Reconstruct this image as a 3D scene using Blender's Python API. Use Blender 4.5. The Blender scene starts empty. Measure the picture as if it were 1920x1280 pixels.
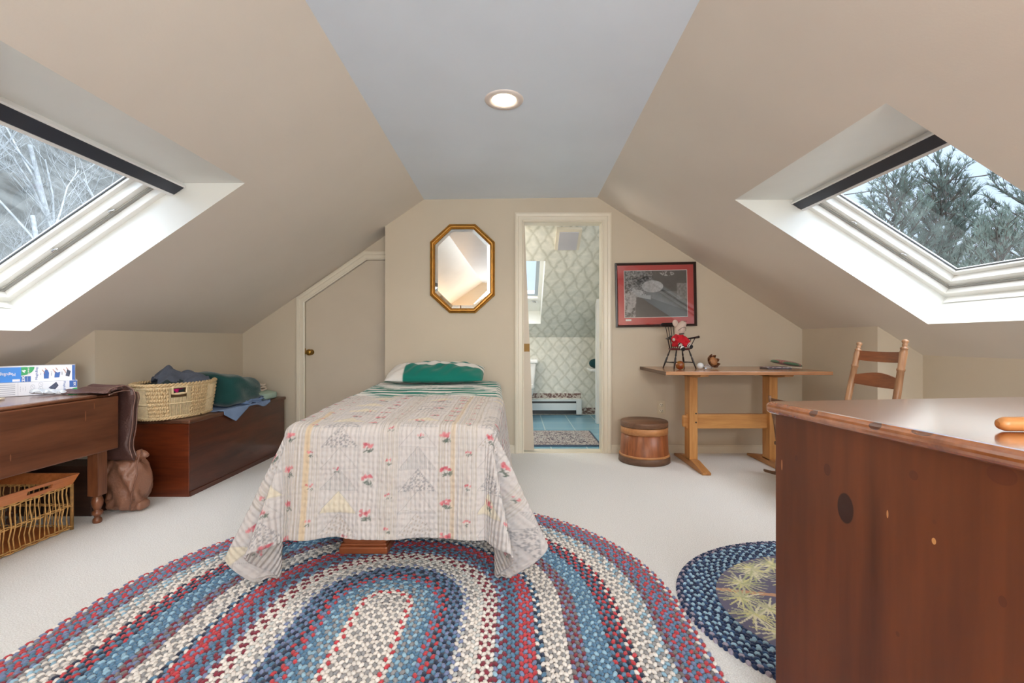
import bpy, math, random
import numpy as np
from mathutils import Vector, Matrix
SC = bpy.context.scene
COL = SC.collection
PI = math.pi
# ---------------------------------------------------------------- camera, world, light, exposure
F, CX, CY, H = 880.0, 966.0, 638.0, 0.99
cd = bpy.data.cameras.new('camera'); cam = bpy.data.objects.new('camera', cd); COL.objects.link(cam)
cam.location = (0, 0, H); cam.rotation_euler = (PI/2, 0, 0)
cd.sensor_fit = 'HORIZONTAL'; cd.sensor_width = 36; cd.lens = 36*F/1920
cd.shift_x = -(CX-960)/1920; cd.shift_y = (CY-640)/1920
cd.clip_start = 0.02; cd.clip_end = 300
SC.camera = cam
SC.view_settings.view_transform = 'Standard'; SC.view_settings.look = 'None'
SC.view_settings.gamma = 1; SC.view_settings.use_curve_mapping = False
SC.view_settings.exposure = 0.54
try:
    SC.cycles.use_denoising = True
    SC.cycles.max_bounces = 10; SC.cycles.diffuse_bounces = 6; SC.cycles.transparent_max_bounces = 16
    SC.cycles.sample_clamp_indirect = 6; SC.cycles.caustics_reflective = False; SC.cycles.caustics_refractive = False
except Exception: pass
ZENITH = 3.9
W = bpy.data.worlds.new('sky'); SC.world = W; W.use_nodes = True
nt = W.node_tree; nt.nodes.clear()
o_ = nt.nodes.new('ShaderNodeOutputWorld'); bg = nt.nodes.new('ShaderNodeBackground')
tc = nt.nodes.new('ShaderNodeTexCoord'); sx = nt.nodes.new('ShaderNodeSeparateXYZ'); rp = nt.nodes.new('ShaderNodeValToRGB')
nt.links.new(tc.outputs['Generated'], sx.inputs[0]); nt.links.new(sx.outputs['Z'], rp.inputs[0])
# the overcast sky is brighter on the sun's side, behind the camera
dt_ = nt.nodes.new('ShaderNodeVectorMath'); dt_.operation = 'DOT_PRODUCT'; dt_.inputs[1].default_value = (.35, -.92, .18)
mr_ = nt.nodes.new('ShaderNodeMapRange'); mr_.interpolation_type = 'SMOOTHSTEP'; mr_.inputs[1].default_value = .1; mr_.inputs[2].default_value = .95; mr_.inputs[3].default_value = ZENITH; mr_.inputs[4].default_value = ZENITH*2.8
nt.links.new(tc.outputs['Generated'], dt_.inputs[0]); nt.links.new(dt_.outputs['Value'], mr_.inputs[0]); nt.links.new(mr_.outputs[0], bg.inputs[1])
nt.links.new(rp.outputs[0], bg.inputs[0]); nt.links.new(bg.outputs[0], o_.inputs[0])
def _s(r, g, b, k): return (r*k, g*k, b*k, 1)
e = rp.color_ramp.elements
e[0].position = 0.0; e[0].color = _s(.66, .76, .88, .9/ZENITH)
e[1].position = 1.0; e[1].color = (1.0, 1.0, 1.0, 1)
x_ = e.new(.25); x_.color = _s(.62, .77, .96, 1.0/ZENITH)
x_ = e.new(.45); x_.color = _s(.62, .77, .96, 1.3/ZENITH)
x_ = e.new(.7); x_.color = (.75, .76, .78, 1)
def area(name, loc, rot, sx_, sy_, power, col):
    l = bpy.data.lights.new(name, 'AREA'); l.shape = 'RECTANGLE'; l.size = sx_; l.size_y = sy_; l.energy = power; l.color = col
    ob = bpy.data.objects.new(name, l); ob.location = loc; ob.rotation_euler = rot; COL.objects.link(ob); return ob
# fill light added in an unseen gable window behind the camera
area('added_window_light', (.55, -2.13, 1.25), (PI/2+.0, 0, 0), 1.3, 1.1, 44, (.88, .97, 1))
# ---------------------------------------------------------------- helpers
def L(r, g, b):
    f = lambda c: (c/255/12.92 if c/255 <= .04045 else ((c/255+.055)/1.055)**2.4)
    return (f(r), f(g), f(b))
def P(px, py, d): return Vector(((px-CX)/F*d, d, H-(py-CY)/F*d))
def fl(px, py, z=0):
    d = (H-z)*F/(py-CY); return ((px-CX)/F*d, d)
class M:
    def __init__(s): s.v = []; s.f = []; s.sm = []
    def add(s, vs, fs, sm=False):
        n = len(s.v); s.v += [tuple(v) for v in vs]; s.f += [tuple(i+n for i in q) for q in fs]; s.sm += [sm]*len(fs); return s
    def box(s, x0, x1, y0, y1, z0, z1):
        return s.add([(x0,y0,z0),(x1,y0,z0),(x1,y1,z0),(x0,y1,z0),(x0,y0,z1),(x1,y0,z1),(x1,y1,z1),(x0,y1,z1)],
            [(0,3,2,1),(4,5,6,7),(0,1,5,4),(1,2,6,5),(2,3,7,6),(3,0,4,7)])
    def quad(s, *p): return s.add(p, [tuple(range(len(p)))])
    def prism(s, poly, off):           # extrude a 3d polygon by the vector off
        n = len(poly); off = Vector(off); a = [Vector(p) for p in poly]
        return s.add(a+[p+off for p in a], [tuple(range(n))[::-1], tuple(range(n, 2*n))]+[(i, (i+1) % n, n+(i+1) % n, n+i) for i in range(n)])
    def tube(s, pts, r, n=8, cap=True, closed=False):
        pts = [Vector(p) for p in pts]; k = len(pts)
        rs = r if isinstance(r, (list, tuple)) else [r]*k
        vs = []; up = Vector((0, 0, 1)); pu = None
        for i, p in enumerate(pts):
            if closed: t = pts[(i+1) % k]-pts[i-1]
            else: t = pts[min(i+1, k-1)]-pts[max(i-1, 0)]
            if t.length < 1e-9: t = Vector((0, 0, 1))
            t.normalize()
            if pu is None:
                a = up if abs(t.dot(up)) < .9 else Vector((1, 0, 0)); u = t.cross(a).normalized()
            else:
                u = (pu-t*pu.dot(t)); u = u.normalized() if u.length > 1e-6 else pu
            pu = u; w = t.cross(u)
            for j in range(n):
                q = 2*PI*j/n; vs.append(p+(u*math.cos(q)+w*math.sin(q))*rs[i])
        fs = []
        for i in range(k if closed else k-1):
            b = ((i+1) % k)*n
            for j in range(n): fs.append((i*n+j, i*n+(j+1) % n, b+(j+1) % n, b+j))
        s.add(vs, fs, True)
        if cap and not closed:
            m = len(s.v)-len(vs)
            s.f += [tuple(m+j for j in range(n))[::-1], tuple(m+(k-1)*n+j for j in range(n))]; s.sm += [False]*2
        return s
    def lathe(s, prof, c=(0, 0, 0), n=24, axis=None, sy=1.0):    # prof: (r, h) pairs
        c = Vector(c); ax = Vector(axis or (0, 0, 1)).normalized()
        a = Vector((1, 0, 0)) if abs(ax.x) < .9 else Vector((0, 1, 0)); u = (a-ax*a.dot(ax)).normalized(); w = ax.cross(u)
        vs = []; k = len(prof)
        for r, h in prof:
            for j in range(n):
                q = 2*PI*j/n; vs.append(c+ax*h+(u*math.cos(q)+w*math.sin(q)*sy)*r)
        fs = [(i*n+j, i*n+(j+1) % n, (i+1)*n+(j+1) % n, (i+1)*n+j) for i in range(k-1) for j in range(n)]
        s.add(vs, fs, True); m = len(s.v)-len(vs)
        if prof[0][0] > 1e-5: s.f.append(tuple(m+j for j in range(n))[::-1]); s.sm.append(False)
        if prof[-1][0] > 1e-5: s.f.append(tuple(m+(k-1)*n+j for j in range(n))); s.sm.append(False)
        return s
    def ball(s, c, r, n=16, sc=(1, 1, 1), rot=None):
        vs = []; fs = []; m = n//2
        R = rot or Matrix.Identity(3)
        for i in range(m+1):
            th = PI*i/m
            for j in range(n):
                ph = 2*PI*j/n
                vs.append(Vector(c)+R @ Vector((r*sc[0]*math.sin(th)*math.cos(ph), r*sc[1]*math.sin(th)*math.sin(ph), r*sc[2]*math.cos(th))))
        for i in range(m):
            for j in range(n): fs.append((i*n+j, (i+1)*n+j, (i+1)*n+(j+1) % n, i*n+(j+1) % n))
        return s.add(vs, fs, True)
    def build(s, name, m, parent=None, bevel=0, sub=0, bseg=2):
        me = bpy.data.meshes.new(name); me.from_pydata(s.v, [], s.f)
        me.polygons.foreach_set('use_smooth', s.sm); me.update()
        if m: me.materials.append(m)
        ob = bpy.data.objects.new(name, me); COL.objects.link(ob)
        if parent: ob.parent = parent
        if bevel:
            b = ob.modifiers.new('b', 'BEVEL'); b.width = bevel; b.segments = bseg; b.limit_method = 'ANGLE'; b.angle_limit = .6
        if sub:
            b = ob.modifiers.new('s', 'SUBSURF'); b.levels = sub; b.render_levels = sub
        return ob
def tag(o, label, cat, group=None, kind=None):
    if label: o['label'] = label
    if cat: o['category'] = cat
    if group: o['group'] = group
    if kind: o['kind'] = kind
    return o
def thing(name, label, cat, loc=(0, 0, 0), rz=0, group=None):
    o = bpy.data.objects.new(name, None); COL.objects.link(o); o.empty_display_size = .05
    o.location = loc; o.rotation_euler = (0, 0, rz); return tag(o, label, cat, group)
def struct(name, m, mt, bevel=0):
    o = m.build(name, mt, None, bevel); o['kind'] = 'structure'; return o
def npmesh(name, V, Fq, mt, parent=None, colors=None, uv=None, smooth=True):
    """V (n,3), Fq list/array of quads, colors (n,3) linear per vertex, uv (n,2) per vertex"""
    me = bpy.data.meshes.new(name); Fq = np.asarray(Fq, dtype=np.int32); V = np.asarray(V, dtype=np.float32)
    k = Fq.shape[1]; nf = len(Fq)
    me.vertices.add(len(V)); me.vertices.foreach_set('co', V.ravel())
    me.loops.add(nf*k); me.loops.foreach_set('vertex_index', Fq.ravel())
    me.polygons.add(nf); me.polygons.foreach_set('loop_start', np.arange(0, nf*k, k, dtype=np.int32))
    me.polygons.foreach_set('use_smooth', np.full(nf, smooth))
    me.update(calc_edges=True)
    if colors is not None:
        a = me.color_attributes.new('tint', 'FLOAT_COLOR', 'POINT')
        c = np.ones((len(V), 4), dtype=np.float32); c[:, :3] = colors; a.data.foreach_set('color', c.ravel())
    if uv is not None:
        u = me.uv_layers.new(name='UVMap'); u.data.foreach_set('uv', np.asarray(uv, dtype=np.float32)[Fq.ravel()].ravel())
    me.validate()
    me.materials.append(mt)
    ob = bpy.data.objects.new(name, me); COL.objects.link(ob)
    if parent: ob.parent = parent
    return ob
def gridfaces(nu, nv):
    i, j = np.meshgrid(np.arange(nu-1), np.arange(nv-1), indexing='ij'); a = (i*nv+j).ravel()
    return np.stack([a, a+nv, a+nv+1, a+1], 1)
def copy_tree(o, parent=None):
    c = o.copy(); COL.objects.link(c); c.parent = parent
    for ch in [q for q in o.children]: copy_tree(ch, c)
    return c
# ---------------------------------------------------------------- materials
def nmat(name):
    m = bpy.data.materials.new(name); m.use_nodes = True; n = m.node_tree
    return m, n, n.nodes['Principled BSDF']
def N(n, t, **k):
    x = n.nodes.new(t)
    for a, b in k.items(): setattr(x, a, b)
    return x
def coords(n, sc=(1, 1, 1), kind='Object'):
    t = N(n, 'ShaderNodeTexCoord'); m = N(n, 'ShaderNodeMapping'); m.inputs['Scale'].default_value = sc
    n.links.new(t.outputs[kind], m.inputs[0]); return m.outputs[0]
def addbump(n, b, h, st, dist=.01):
    u = N(n, 'ShaderNodeBump'); u.inputs['Strength'].default_value = st; u.inputs['Distance'].default_value = dist
    n.links.new(h, u.inputs['Height']); n.links.new(u.outputs[0], b.inputs['Normal'])
def mat(name, c, rough=.6, var=0., scale=6, bump=0., bscale=60, metal=0., spec=None, coat=0., sheen=0., bdist=.01, c2=None):
    m, n, b = nmat(name)
    b.inputs['Roughness'].default_value = rough; b.inputs['Metallic'].default_value = metal
    if spec is not None: b.inputs['Specular IOR Level'].default_value = spec
    if coat: b.inputs['Coat Weight'].default_value = coat
    if sheen: b.inputs['Sheen Weight'].default_value = sheen
    b.inputs['Base Color'].default_value = (*c, 1)
    co = coords(n)
    nz = N(n, 'ShaderNodeTexNoise'); nz.inputs['Scale'].default_value = scale; nz.inputs['Detail'].default_value = 3; n.links.new(co, nz.inputs[0])
    r = N(n, 'ShaderNodeValToRGB'); n.links.new(nz.outputs[0], r.inputs[0])
    v = max(var, .02); d = c2 or tuple(x*(1-v) for x in c)
    r.color_ramp.elements[0].position = .35; r.color_ramp.elements[1].position = .65
    r.color_ramp.elements[0].color = (*d, 1); r.color_ramp.elements[1].color = (*(c if c2 else tuple(min(1, x*(1+v)) for x in c)), 1)
    n.links.new(r.outputs[0], b.inputs['Base Color'])
    if bump:
        z = N(n, 'ShaderNodeTexNoise'); z.inputs['Scale'].default_value = bscale; z.inputs['Detail'].default_value = 4; n.links.new(co, z.inputs[0])
        addbump(n, b, z.outputs[0], bump, bdist)
    return m
def wood(name, c1, c2, axis='x', scale=1., rough=.4, coat=.0, knots=None, spec=.5):
    m, n, b = nmat(name); b.inputs['Roughness'].default_value = rough
    b.inputs['Specular IOR Level'].default_value = spec
    if coat: b.inputs['Coat Weight'].default_value = coat; b.inputs['Coat Roughness'].default_value = .25
    s = {'x': (.9, 9, 9), 'y': (9, .9, 9), 'z': (9, 9, .9)}[axis]
    co = coords(n, tuple(q*scale for q in s))
    nz = N(n, 'ShaderNodeTexNoise'); nz.inputs['Scale'].default_value = 1.3; nz.inputs['Detail'].default_value = 5; nz.inputs['Roughness'].default_value = .62
    nz.inputs['Distortion'].default_value = .6; n.links.new(co, nz.inputs[0])
    fine = N(n, 'ShaderNodeTexNoise'); fine.inputs['Scale'].default_value = 9; fine.inputs['Detail'].default_value = 3; n.links.new(co, fine.inputs[0])
    mx = N(n, 'ShaderNodeMath', operation='MULTIPLY_ADD'); n.links.new(fine.outputs[0], mx.inputs[0]); mx.inputs[1].default_value = .35; n.links.new(nz.outputs[0], mx.inputs[2])
    r = N(n, 'ShaderNodeValToRGB'); n.links.new(mx.outputs[0], r.inputs[0])
    r.color_ramp.elements[0].position = .48; r.color_ramp.elements[1].position = .86
    r.color_ramp.elements[0].color = (*c1, 1); r.color_ramp.elements[1].color = (*c2, 1)
    out = r.outputs[0]
    if knots:
        sp = N(n, 'ShaderNodeTexCoord')
        for (x, y, z, rx, ry, rz, dark, kc) in knots:
            mp = N(n, 'ShaderNodeMapping', vector_type='POINT'); n.links.new(sp.outputs['Object'], mp.inputs[0])
            mp.inputs['Scale'].default_value = (1/rx, 1/ry, 1/rz); mp.inputs['Location'].default_value = (-x/rx, -y/ry, -z/rz)
            ln = N(n, 'ShaderNodeVectorMath', operation='LENGTH'); n.links.new(mp.outputs[0], ln.inputs[0])
            kr = N(n, 'ShaderNodeValToRGB'); n.links.new(ln.outputs['Value'], kr.inputs[0])
            kr.color_ramp.elements[0].position = .75; kr.color_ramp.elements[0].color = (dark,)*3+(1,)
            kr.color_ramp.elements[1].position = 1.; kr.color_ramp.elements[1].color = (0, 0, 0, 1)
            q = kr.color_ramp.elements.new(.9); q.color = (min(1, dark*1.25),)*3+(1,)
            mm = N(n, 'ShaderNodeMixRGB'); n.links.new(kr.outputs[0], mm.inputs[0]); n.links.new(out, mm.inputs[1]); mm.inputs[2].default_value = (*kc, 1)
            out = mm.outputs[0]
    n.links.new(out, b.inputs['Base Color'])
    addbump(n, b, mx.outputs[0], .12, .004)
    return m
def tintmat(name, rough=.8, sheen=0., bump=0., bscale=200, spec=.3, uvbump=None, var=.12):
    m, n, b = nmat(name); b.inputs['Roughness'].default_value = rough; b.inputs['Specular IOR Level'].default_value = spec
    if sheen: b.inputs['Sheen Weight'].default_value = sheen
    a = N(n, 'ShaderNodeVertexColor', layer_name='tint')
    nz = N(n, 'ShaderNodeTexNoise'); nz.inputs['Scale'].default_value = bscale; nz.inputs['Detail'].default_value = 3; n.links.new(coords(n), nz.inputs[0])
    mr = N(n, 'ShaderNodeMapRange'); n.links.new(nz.outputs[0], mr.inputs[0]); mr.inputs[3].default_value = 1-var; mr.inputs[4].default_value = 1+var
    mm = N(n, 'ShaderNodeVectorMath', operation='SCALE'); n.links.new(a.outputs[0], mm.inputs[0]); n.links.new(mr.outputs[0], mm.inputs['Scale'])
    n.links.new(mm.outputs[0], b.inputs['Base Color'])
    h = nz.outputs[0]
    if uvbump:
        t = N(n, 'ShaderNodeUVMap'); dn = N(n, 'ShaderNodeTexNoise'); dn.inputs['Scale'].default_value = 9; n.links.new(t.outputs[0], dn.inputs[0])
        vm = N(n, 'ShaderNodeVectorMath', operation='MULTIPLY_ADD'); n.links.new(dn.outputs['Color'], vm.inputs[0]); vm.inputs[1].default_value = (.02, .02, 0); n.links.new(t.outputs[0], vm.inputs[2])
        w1 = N(n, 'ShaderNodeTexWave', bands_direction='X'); w1.inputs['Scale'].default_value = uvbump; n.links.new(vm.outputs[0], w1.inputs[0])
        w2 = N(n, 'ShaderNodeTexWave', bands_direction='Y'); w2.inputs['Scale'].default_value = uvbump*.9; n.links.new(vm.outputs[0], w2.inputs[0])
        ad = N(n, 'ShaderNodeMath', operation='MULTIPLY_ADD'); n.links.new(w2.outputs['Fac'], ad.inputs[0]); ad.inputs[1].default_value = .55; n.links.new(w1.outputs['Fac'], ad.inputs[2])
        a2 = N(n, 'ShaderNodeMath', operation='MULTIPLY_ADD'); n.links.new(nz.outputs[0], a2.inputs[0]); a2.inputs[1].default_value = .5; n.links.new(ad.outputs[0], a2.inputs[2])
        h = a2.outputs[0]
    if bump: addbump(n, b, h, bump, .004)
    return m
WALLC = L(206, 194, 175)
m_wall = mat('wall_paint', WALLC, .55, .015, 2, .05, 180, spec=.35)
m_slope = mat('slope_paint', L(221, 212, 202), .42, .015, 2, .04, 120, spec=.4)
m_ceil = mat('ceiling_paint', L(224, 235, 249), .38, .01, 2, .03, 90, spec=.45)
m_trim = mat('trim_paint', L(226, 217, 199), .35, .02, 5)
m_door = mat('door_paint', L(205, 193, 176), .4, .02, 3)
m_well = mat('well_paint', L(228, 229, 225), .45, .01, 3)
m_sash = mat('sash_paint', L(240, 239, 234), .35, .02, 8)
m_gasket = mat('gasket', L(70, 72, 74), .5)
m_gutter = mat('grey_gasket', L(150, 148, 142), .4)
m_blind = mat('blind_cassette', L(42, 46, 58), .45, .05)
m_brass = mat('brass', L(164, 126, 62), .32, .05, metal=1)
m_chrome = mat('chrome', L(200, 200, 200), .2, metal=1)
m_carpet = mat('carpet', L(245, 243, 241), .95, .13, 210, .8, 260, spec=.1, sheen=.2, bdist=.008)
m_white = mat('white_enamel', L(238, 238, 238), .2, .01)
m_black = mat('black_paint', L(30, 28, 28), .35, .1)
def glassmat():
    m = bpy.data.materials.new('window_glass'); m.use_nodes = True; n = m.node_tree; n.nodes.clear()
    o = N(n, 'ShaderNodeOutputMaterial'); t = N(n, 'ShaderNodeBsdfTransparent'); g = N(n, 'ShaderNodeBsdfGlossy'); x = N(n, 'ShaderNodeMixShader'); lw = N(n, 'ShaderNodeLayerWeight'); lw.inputs[0].default_value = .5
    pw = N(n, 'ShaderNodeMath', operation='POWER'); n.links.new(lw.outputs['Facing'], pw.inputs[0]); pw.inputs[1].default_value = 4
    fr = N(n, 'ShaderNodeMath', operation='MULTIPLY_ADD'); n.links.new(pw.outputs[0], fr.inputs[0]); fr.inputs[1].default_value = .5; fr.inputs[2].default_value = .04
    t.inputs[0].default_value = (.93, .96, .98, 1); g.inputs['Roughness'].default_value = .01
    n.links.new(fr.outputs[0], x.inputs[0]); n.links.new(t.outputs[0], x.inputs[1]); n.links.new(g.outputs[0], x.inputs[2]); n.links.new(x.outputs[0], o.inputs[0]); return m
m_glass = glassmat()
def emit(name, c, s):
    m, n, b = nmat(name); b.inputs['Base Color'].default_value = (*c, 1)
    b.inputs['Emission Color'].default_value = (*c, 1); b.inputs['Emission Strength'].default_value = s; return m
# ---------------------------------------------------------------- room shell
DW, DR, DN = 4.13, 4.33, -2.2                   # main wall, recessed closet wall, rear gable wall
XREC = P(722, 0, DW).x                           # left end of the main wall
SL, SR = .688, .6433
YL, YR = 1.791, 1.723
def zl(X): return H+YL+SL*X                      # left slope (X negative)
def zr(X): return H+YR-SR*X
def xl(D): return -.8025+.0265*(DW-D)/2.396
def xr(D): return .7227-.0297*(DW-D)/2.368
KL, KL2, DBL = -2.514, -2.86, 2.807             # left knee wall, its deeper bay and where the bay starts
KR, KR2, DBR = 2.525, 2.84, 3.27
# floor
m = M(); m.box(-2.95, 2.95, DN, DW, -.1, 0); struct('floor', m, m_carpet)
m = M(); m.box(KL-.05, XREC, DW, DR+.05, -.1, 0); struct('floor_closet_recess', m, m_carpet)
# ceiling and slopes
m = M(); m.quad((xl(DN), DN, zl(xl(DN))), (xr(DN), DN, zr(xr(DN))), (xr(DW), DW, zr(xr(DW))), (xl(DW), DW, zl(xl(DW))))
m.v += [(a, b, c+.08) for a, b, c in m.v[:4]]; m.f += [(7, 6, 5, 4), (0, 1, 5, 4), (1, 2, 6, 5), (2, 3, 7, 6), (3, 0, 4, 7)]; m.sm += [False]*5
struct('ceiling', m, m_ceil)
OL = (-1.410, -2.531, 1.27, 2.449)              # skylight opening: X top, X bottom, D near, D far
OR = (1.343, 2.524, 1.70, 2.87)
def slope2(name, xe, zf, h, knee, knee2, dbay, dend):
    m = M()
    def q(xa, xb, d0, d1):
        A0 = xe(d0) if xa == 'e' else xa; A1 = xe(d1) if xa == 'e' else xa
        m.quad((A0, d0, zf(A0)), (xb, d0, zf(xb)), (xb, d1, zf(xb)), (A1, d1, zf(A1)))
    q('e', h[0], DN, h[2]); q('e', h[0], h[2], h[3]); q('e', h[0], h[3], dbay); q('e', h[0], dbay, dend)
    q(h[0], h[1], DN, h[2]); q(h[0], h[1], h[3], dbay); q(h[0], knee, dbay, dend)
    q(h[1], knee2, DN, h[2]); q(h[1], knee2, h[2], h[3]); q(h[1], knee2, h[3], dbay)
    return struct(name, m, m_slope)
slope2('ceiling_slope_left', xl, zl, OL, KL, KL2, DBL, DR)
slope2('ceiling_slope_right', xr, zr, OR, KR, KR2, DBR, DW)
# knee walls
m = M(); m.quad((KL, DBL, 0), (KL, DR, 0), (KL, DR, zl(KL)), (KL, DBL, zl(KL)))
m.quad((KL2, DBL, 0), (KL, DBL, 0), (KL, DBL, zl(KL)), (KL2, DBL, zl(KL2)))
m.quad((KL2, DN, 0), (KL2, DBL, 0), (KL2, DBL, zl(KL2)), (KL2, DN, zl(KL2)))
struct('wall_left', m, m_wall)
m = M(); m.quad((KR, DBR, 0), (KR, DW, 0), (KR, DW, zr(KR)), (KR, DBR, zr(KR)))
m.quad((KR2, DBR, 0), (KR, DBR, 0), (KR, DBR, zr(KR)), (KR2, DBR, zr(KR2)))
m.quad((KR2, DN, 0), (KR2, DBR, 0), (KR2, DBR, zr(KR2)), (KR2, DN, zr(KR2)))
struct('wall_right', m, m_wall)
# main wall with the bathroom doorway
DX0, DX1, DZ = P(982, 0, DW).x, P(1129, 0, DW).x, P(0, 416, DW).z
zc = lambda X: zl(X) if X < xl(DW) else (zr(X) if X > xr(DW) else zl(xl(DW))+(X-xl(DW))/(xr(DW)-xl(DW))*(zr(xr(DW))-zl(xl(DW))))
m = M(); T = .12
for poly in ([(XREC, 0), (DX0, 0), (DX0, zc(DX0)), (xl(DW), zc(xl(DW))), (XREC, zc(XREC))],
             [(DX0, DZ), (DX1, DZ), (DX1, zc(DX1)), (xr(DW), zc(xr(DW))), (DX0, zc(DX0))],
             [(DX1, 0), (KR, 0), (KR, zc(KR)), (DX1, zc(DX1))]):
    m.prism([(x, DW, z) for x, z in poly], (0, T, 0))
m.quad((XREC, DW, 0), (XREC, DR, 0), (XREC, DR, zl(XREC)), (XREC, DW, zl(XREC)))
struct('wall_back', m, m_wall)
# recessed closet wall with its angled door
kx = lambda px: P(px, 0, DR).x
kz = lambda py: P(0, py, DR).z
cx0, cx1, cxm = kx(572), kx(728), kx(688)
m = M()
m.prism([(KL, DR, 0), (cx0, DR, 0), (cx0, DR, kz(566)), (cxm, DR, kz(487)), (cx1, DR, kz(487)), (cx1, DR, 0), (XREC+.01, DR, 0), (XREC+.01, DR, zl(XREC)+.02), (KL, DR, zl(KL)+.02)][::-1], (0, .1, 0))
struct('wall_closet', m, m_wall)
dd = M(); dd.prism([(cx0+.003, DR+.012, .012), (cx0+.003, DR+.012, kz(566)-.004), (cxm, DR+.012, kz(487)-.004), (cx1-.003, DR+.012, kz(487)-.004), (cx1-.003, DR+.012, .012)], (0, .03, 0))
door1 = struct('door_1', dd, m_door)
k = M(); kp = P(583, 660, DR+.0)
k.lathe([(.026, 0), (.026, .004), (.012, .008), (.010, .03), (.022, .038), (.029, .05), (.027, .062), (.014, .070), (0, .071)], (kp.x, DR+.012, kp.z), 24, (0, -1, 0))
k.build('knob', m_brass, door1)
k = M(); k.box(cx0-.006, cx0+.004, DR-.003, DR+.012, kz(664), kz(653)); k.build('latch_plate', m_brass, door1)
for py in (492, 650):
    k = M(); zz = kz(py); k.box(cx1-.02, cx1+.006, DR-.004, DR+.012, zz-.045, zz+.045); k.tube([(cx1, DR-.006, zz-.05), (cx1, DR-.006, zz+.05)], .005, 8); k.build('hinge', mat('hinge_metal', L(70, 62, 50), .4, metal=.8), door1)
# closet casing (mitred)
def casing(name, pts_in, w, d, th, closed=False, sign=1):
    """profiled casing along an inner polyline in the plane y=d, growing outward by w"""
    m = M(); n = len(pts_in); prof = [(0, .6), (.12, .75), (.18, .55), (.55, .62), (.62, .9), (.85, 1.0), (1, .9)]
    offs = []
    for i, p in enumerate(pts_in):
        def nrm(a, b):
            v = Vector((b[0]-a[0], b[1]-a[1])); v.normalize(); return Vector((-v.y, v.x))*sign
        if i == 0: nn = nrm(pts_in[0], pts_in[1])
        elif i == n-1: nn = nrm(pts_in[-2], pts_in[-1])
        else:
            a, b = nrm(pts_in[i-1], p), nrm(p, pts_in[i+1]); nn = (a+b); nn = nn/(nn.dot(a))
        offs.append(nn)
    rows = []
    for i, p in enumerate(pts_in):
        r = [(p[0], d, p[1])]
        for t, h in prof: q = offs[i]*w*t; r.append((p[0]+q.x, d-th*h, p[1]+q.y))
        q = offs[i]*w; r.append((p[0]+q.x, d, p[1]+q.y)); rows.append(r)
    k = len(rows[0]); vs = [v for r in rows for v in r]
    fs = [(i*k+j, (i+1)*k+j, (i+1)*k+j+1, i*k+j+1) for i in range(n-1) for j in range(k-1)]
    m.add(vs, fs); return m
struct('trim_1', casing('c', [(cx0, 0), (cx0, kz(566)), (cxm, kz(487)), (cx1+.0, kz(487))], .075, DR, .022), m_trim)
struct('trim_2', casing('c', [(DX0, 0), (DX0, DZ), (DX1, DZ), (DX1, 0)], .078, DW, .022), m_trim)
# jambs of the bathroom doorway
m = M(); m.box(DX0-.02, DX0+.003, DW+.001, DW+T+.004, 0, DZ); m.box(DX1-.004, DX1+.02, DW+.001, DW+T+.004, 0, DZ); m.box(DX0-.02, DX1+.02, DW+.001, DW+T+.004, DZ-.004, DZ+.02); m.box(DX0, DX1, DW-.005, DW+T, -.02, .008)
struct('trim_3', m, m_trim)
# pocket door, its edge pulled a little out of the wall and hanging out of plumb
pd = M(); pd.prism([(DX0+.002, DW+.03, .02), (P(1001.5, 0, DW+.03).x, DW+.03, .02), (P(983.5, 0, DW+.03).x, DW+.03, DZ-.01), (DX0+.001, DW+.03, DZ-.01)], (0, .035, 0))
pdo = struct('door_2', pd, m_door)
k = M(); lp = P(986, 651, DW+.03); k.box(DX0+.002, DX0+.052, DW+.026, DW+.03, lp.z-.037, lp.z+.033); k.box(DX0+.02, DX0+.04, DW+.022, DW+.03, lp.z-.014, lp.z+.012); k.build('latch', mat('old_brass', L(140, 104, 48), .5, .1, metal=.4), pdo)
k = M(); k.box(DX1-.004, DX1, DW+.03, DW+.05, lp.z-.02, lp.z+.05); k.build('strike_plate', m_chrome, bpy.data.objects['trim_3'])
# baseboards
def baseb(name, pts):
    m = M()
    for (a, b, n) in pts:
        a, b, n = Vector((*a, 0)), Vector((*b, 0)), Vector((*n, 0)); z = Vector((0, 0, 1))
        for (t, h0, h1) in ((.014, .0, .062), (.009, .062, .072)):
            m.prism([a+z*h0, b+z*h0, b+z*h1, a+z*h1], n*t)
    struct(name, m, m_trim)
baseb('baseboard_back', [((DX1+.08, DW), (KR, DW), (0, -1)), ((XREC, DW), (DX0-.08, DW), (0, -1))])
baseb('baseboard_left', [((KL, DBL), (KL, DR), (1, 0)), ((KL2, DBL), (KL, DBL), (0, -1)), ((KL2, DN), (KL2, DBL), (1, 0)), ((KL, DR), (cx0-.078, DR), (0, -1))])
baseb('baseboard_right', [((KR, DBR), (KR, DW), (-1, 0)), ((KR2, DBR), (KR, DBR), (0, -1)), ((KR2, DN), (KR2, DBR), (-1, 0))])
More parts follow.
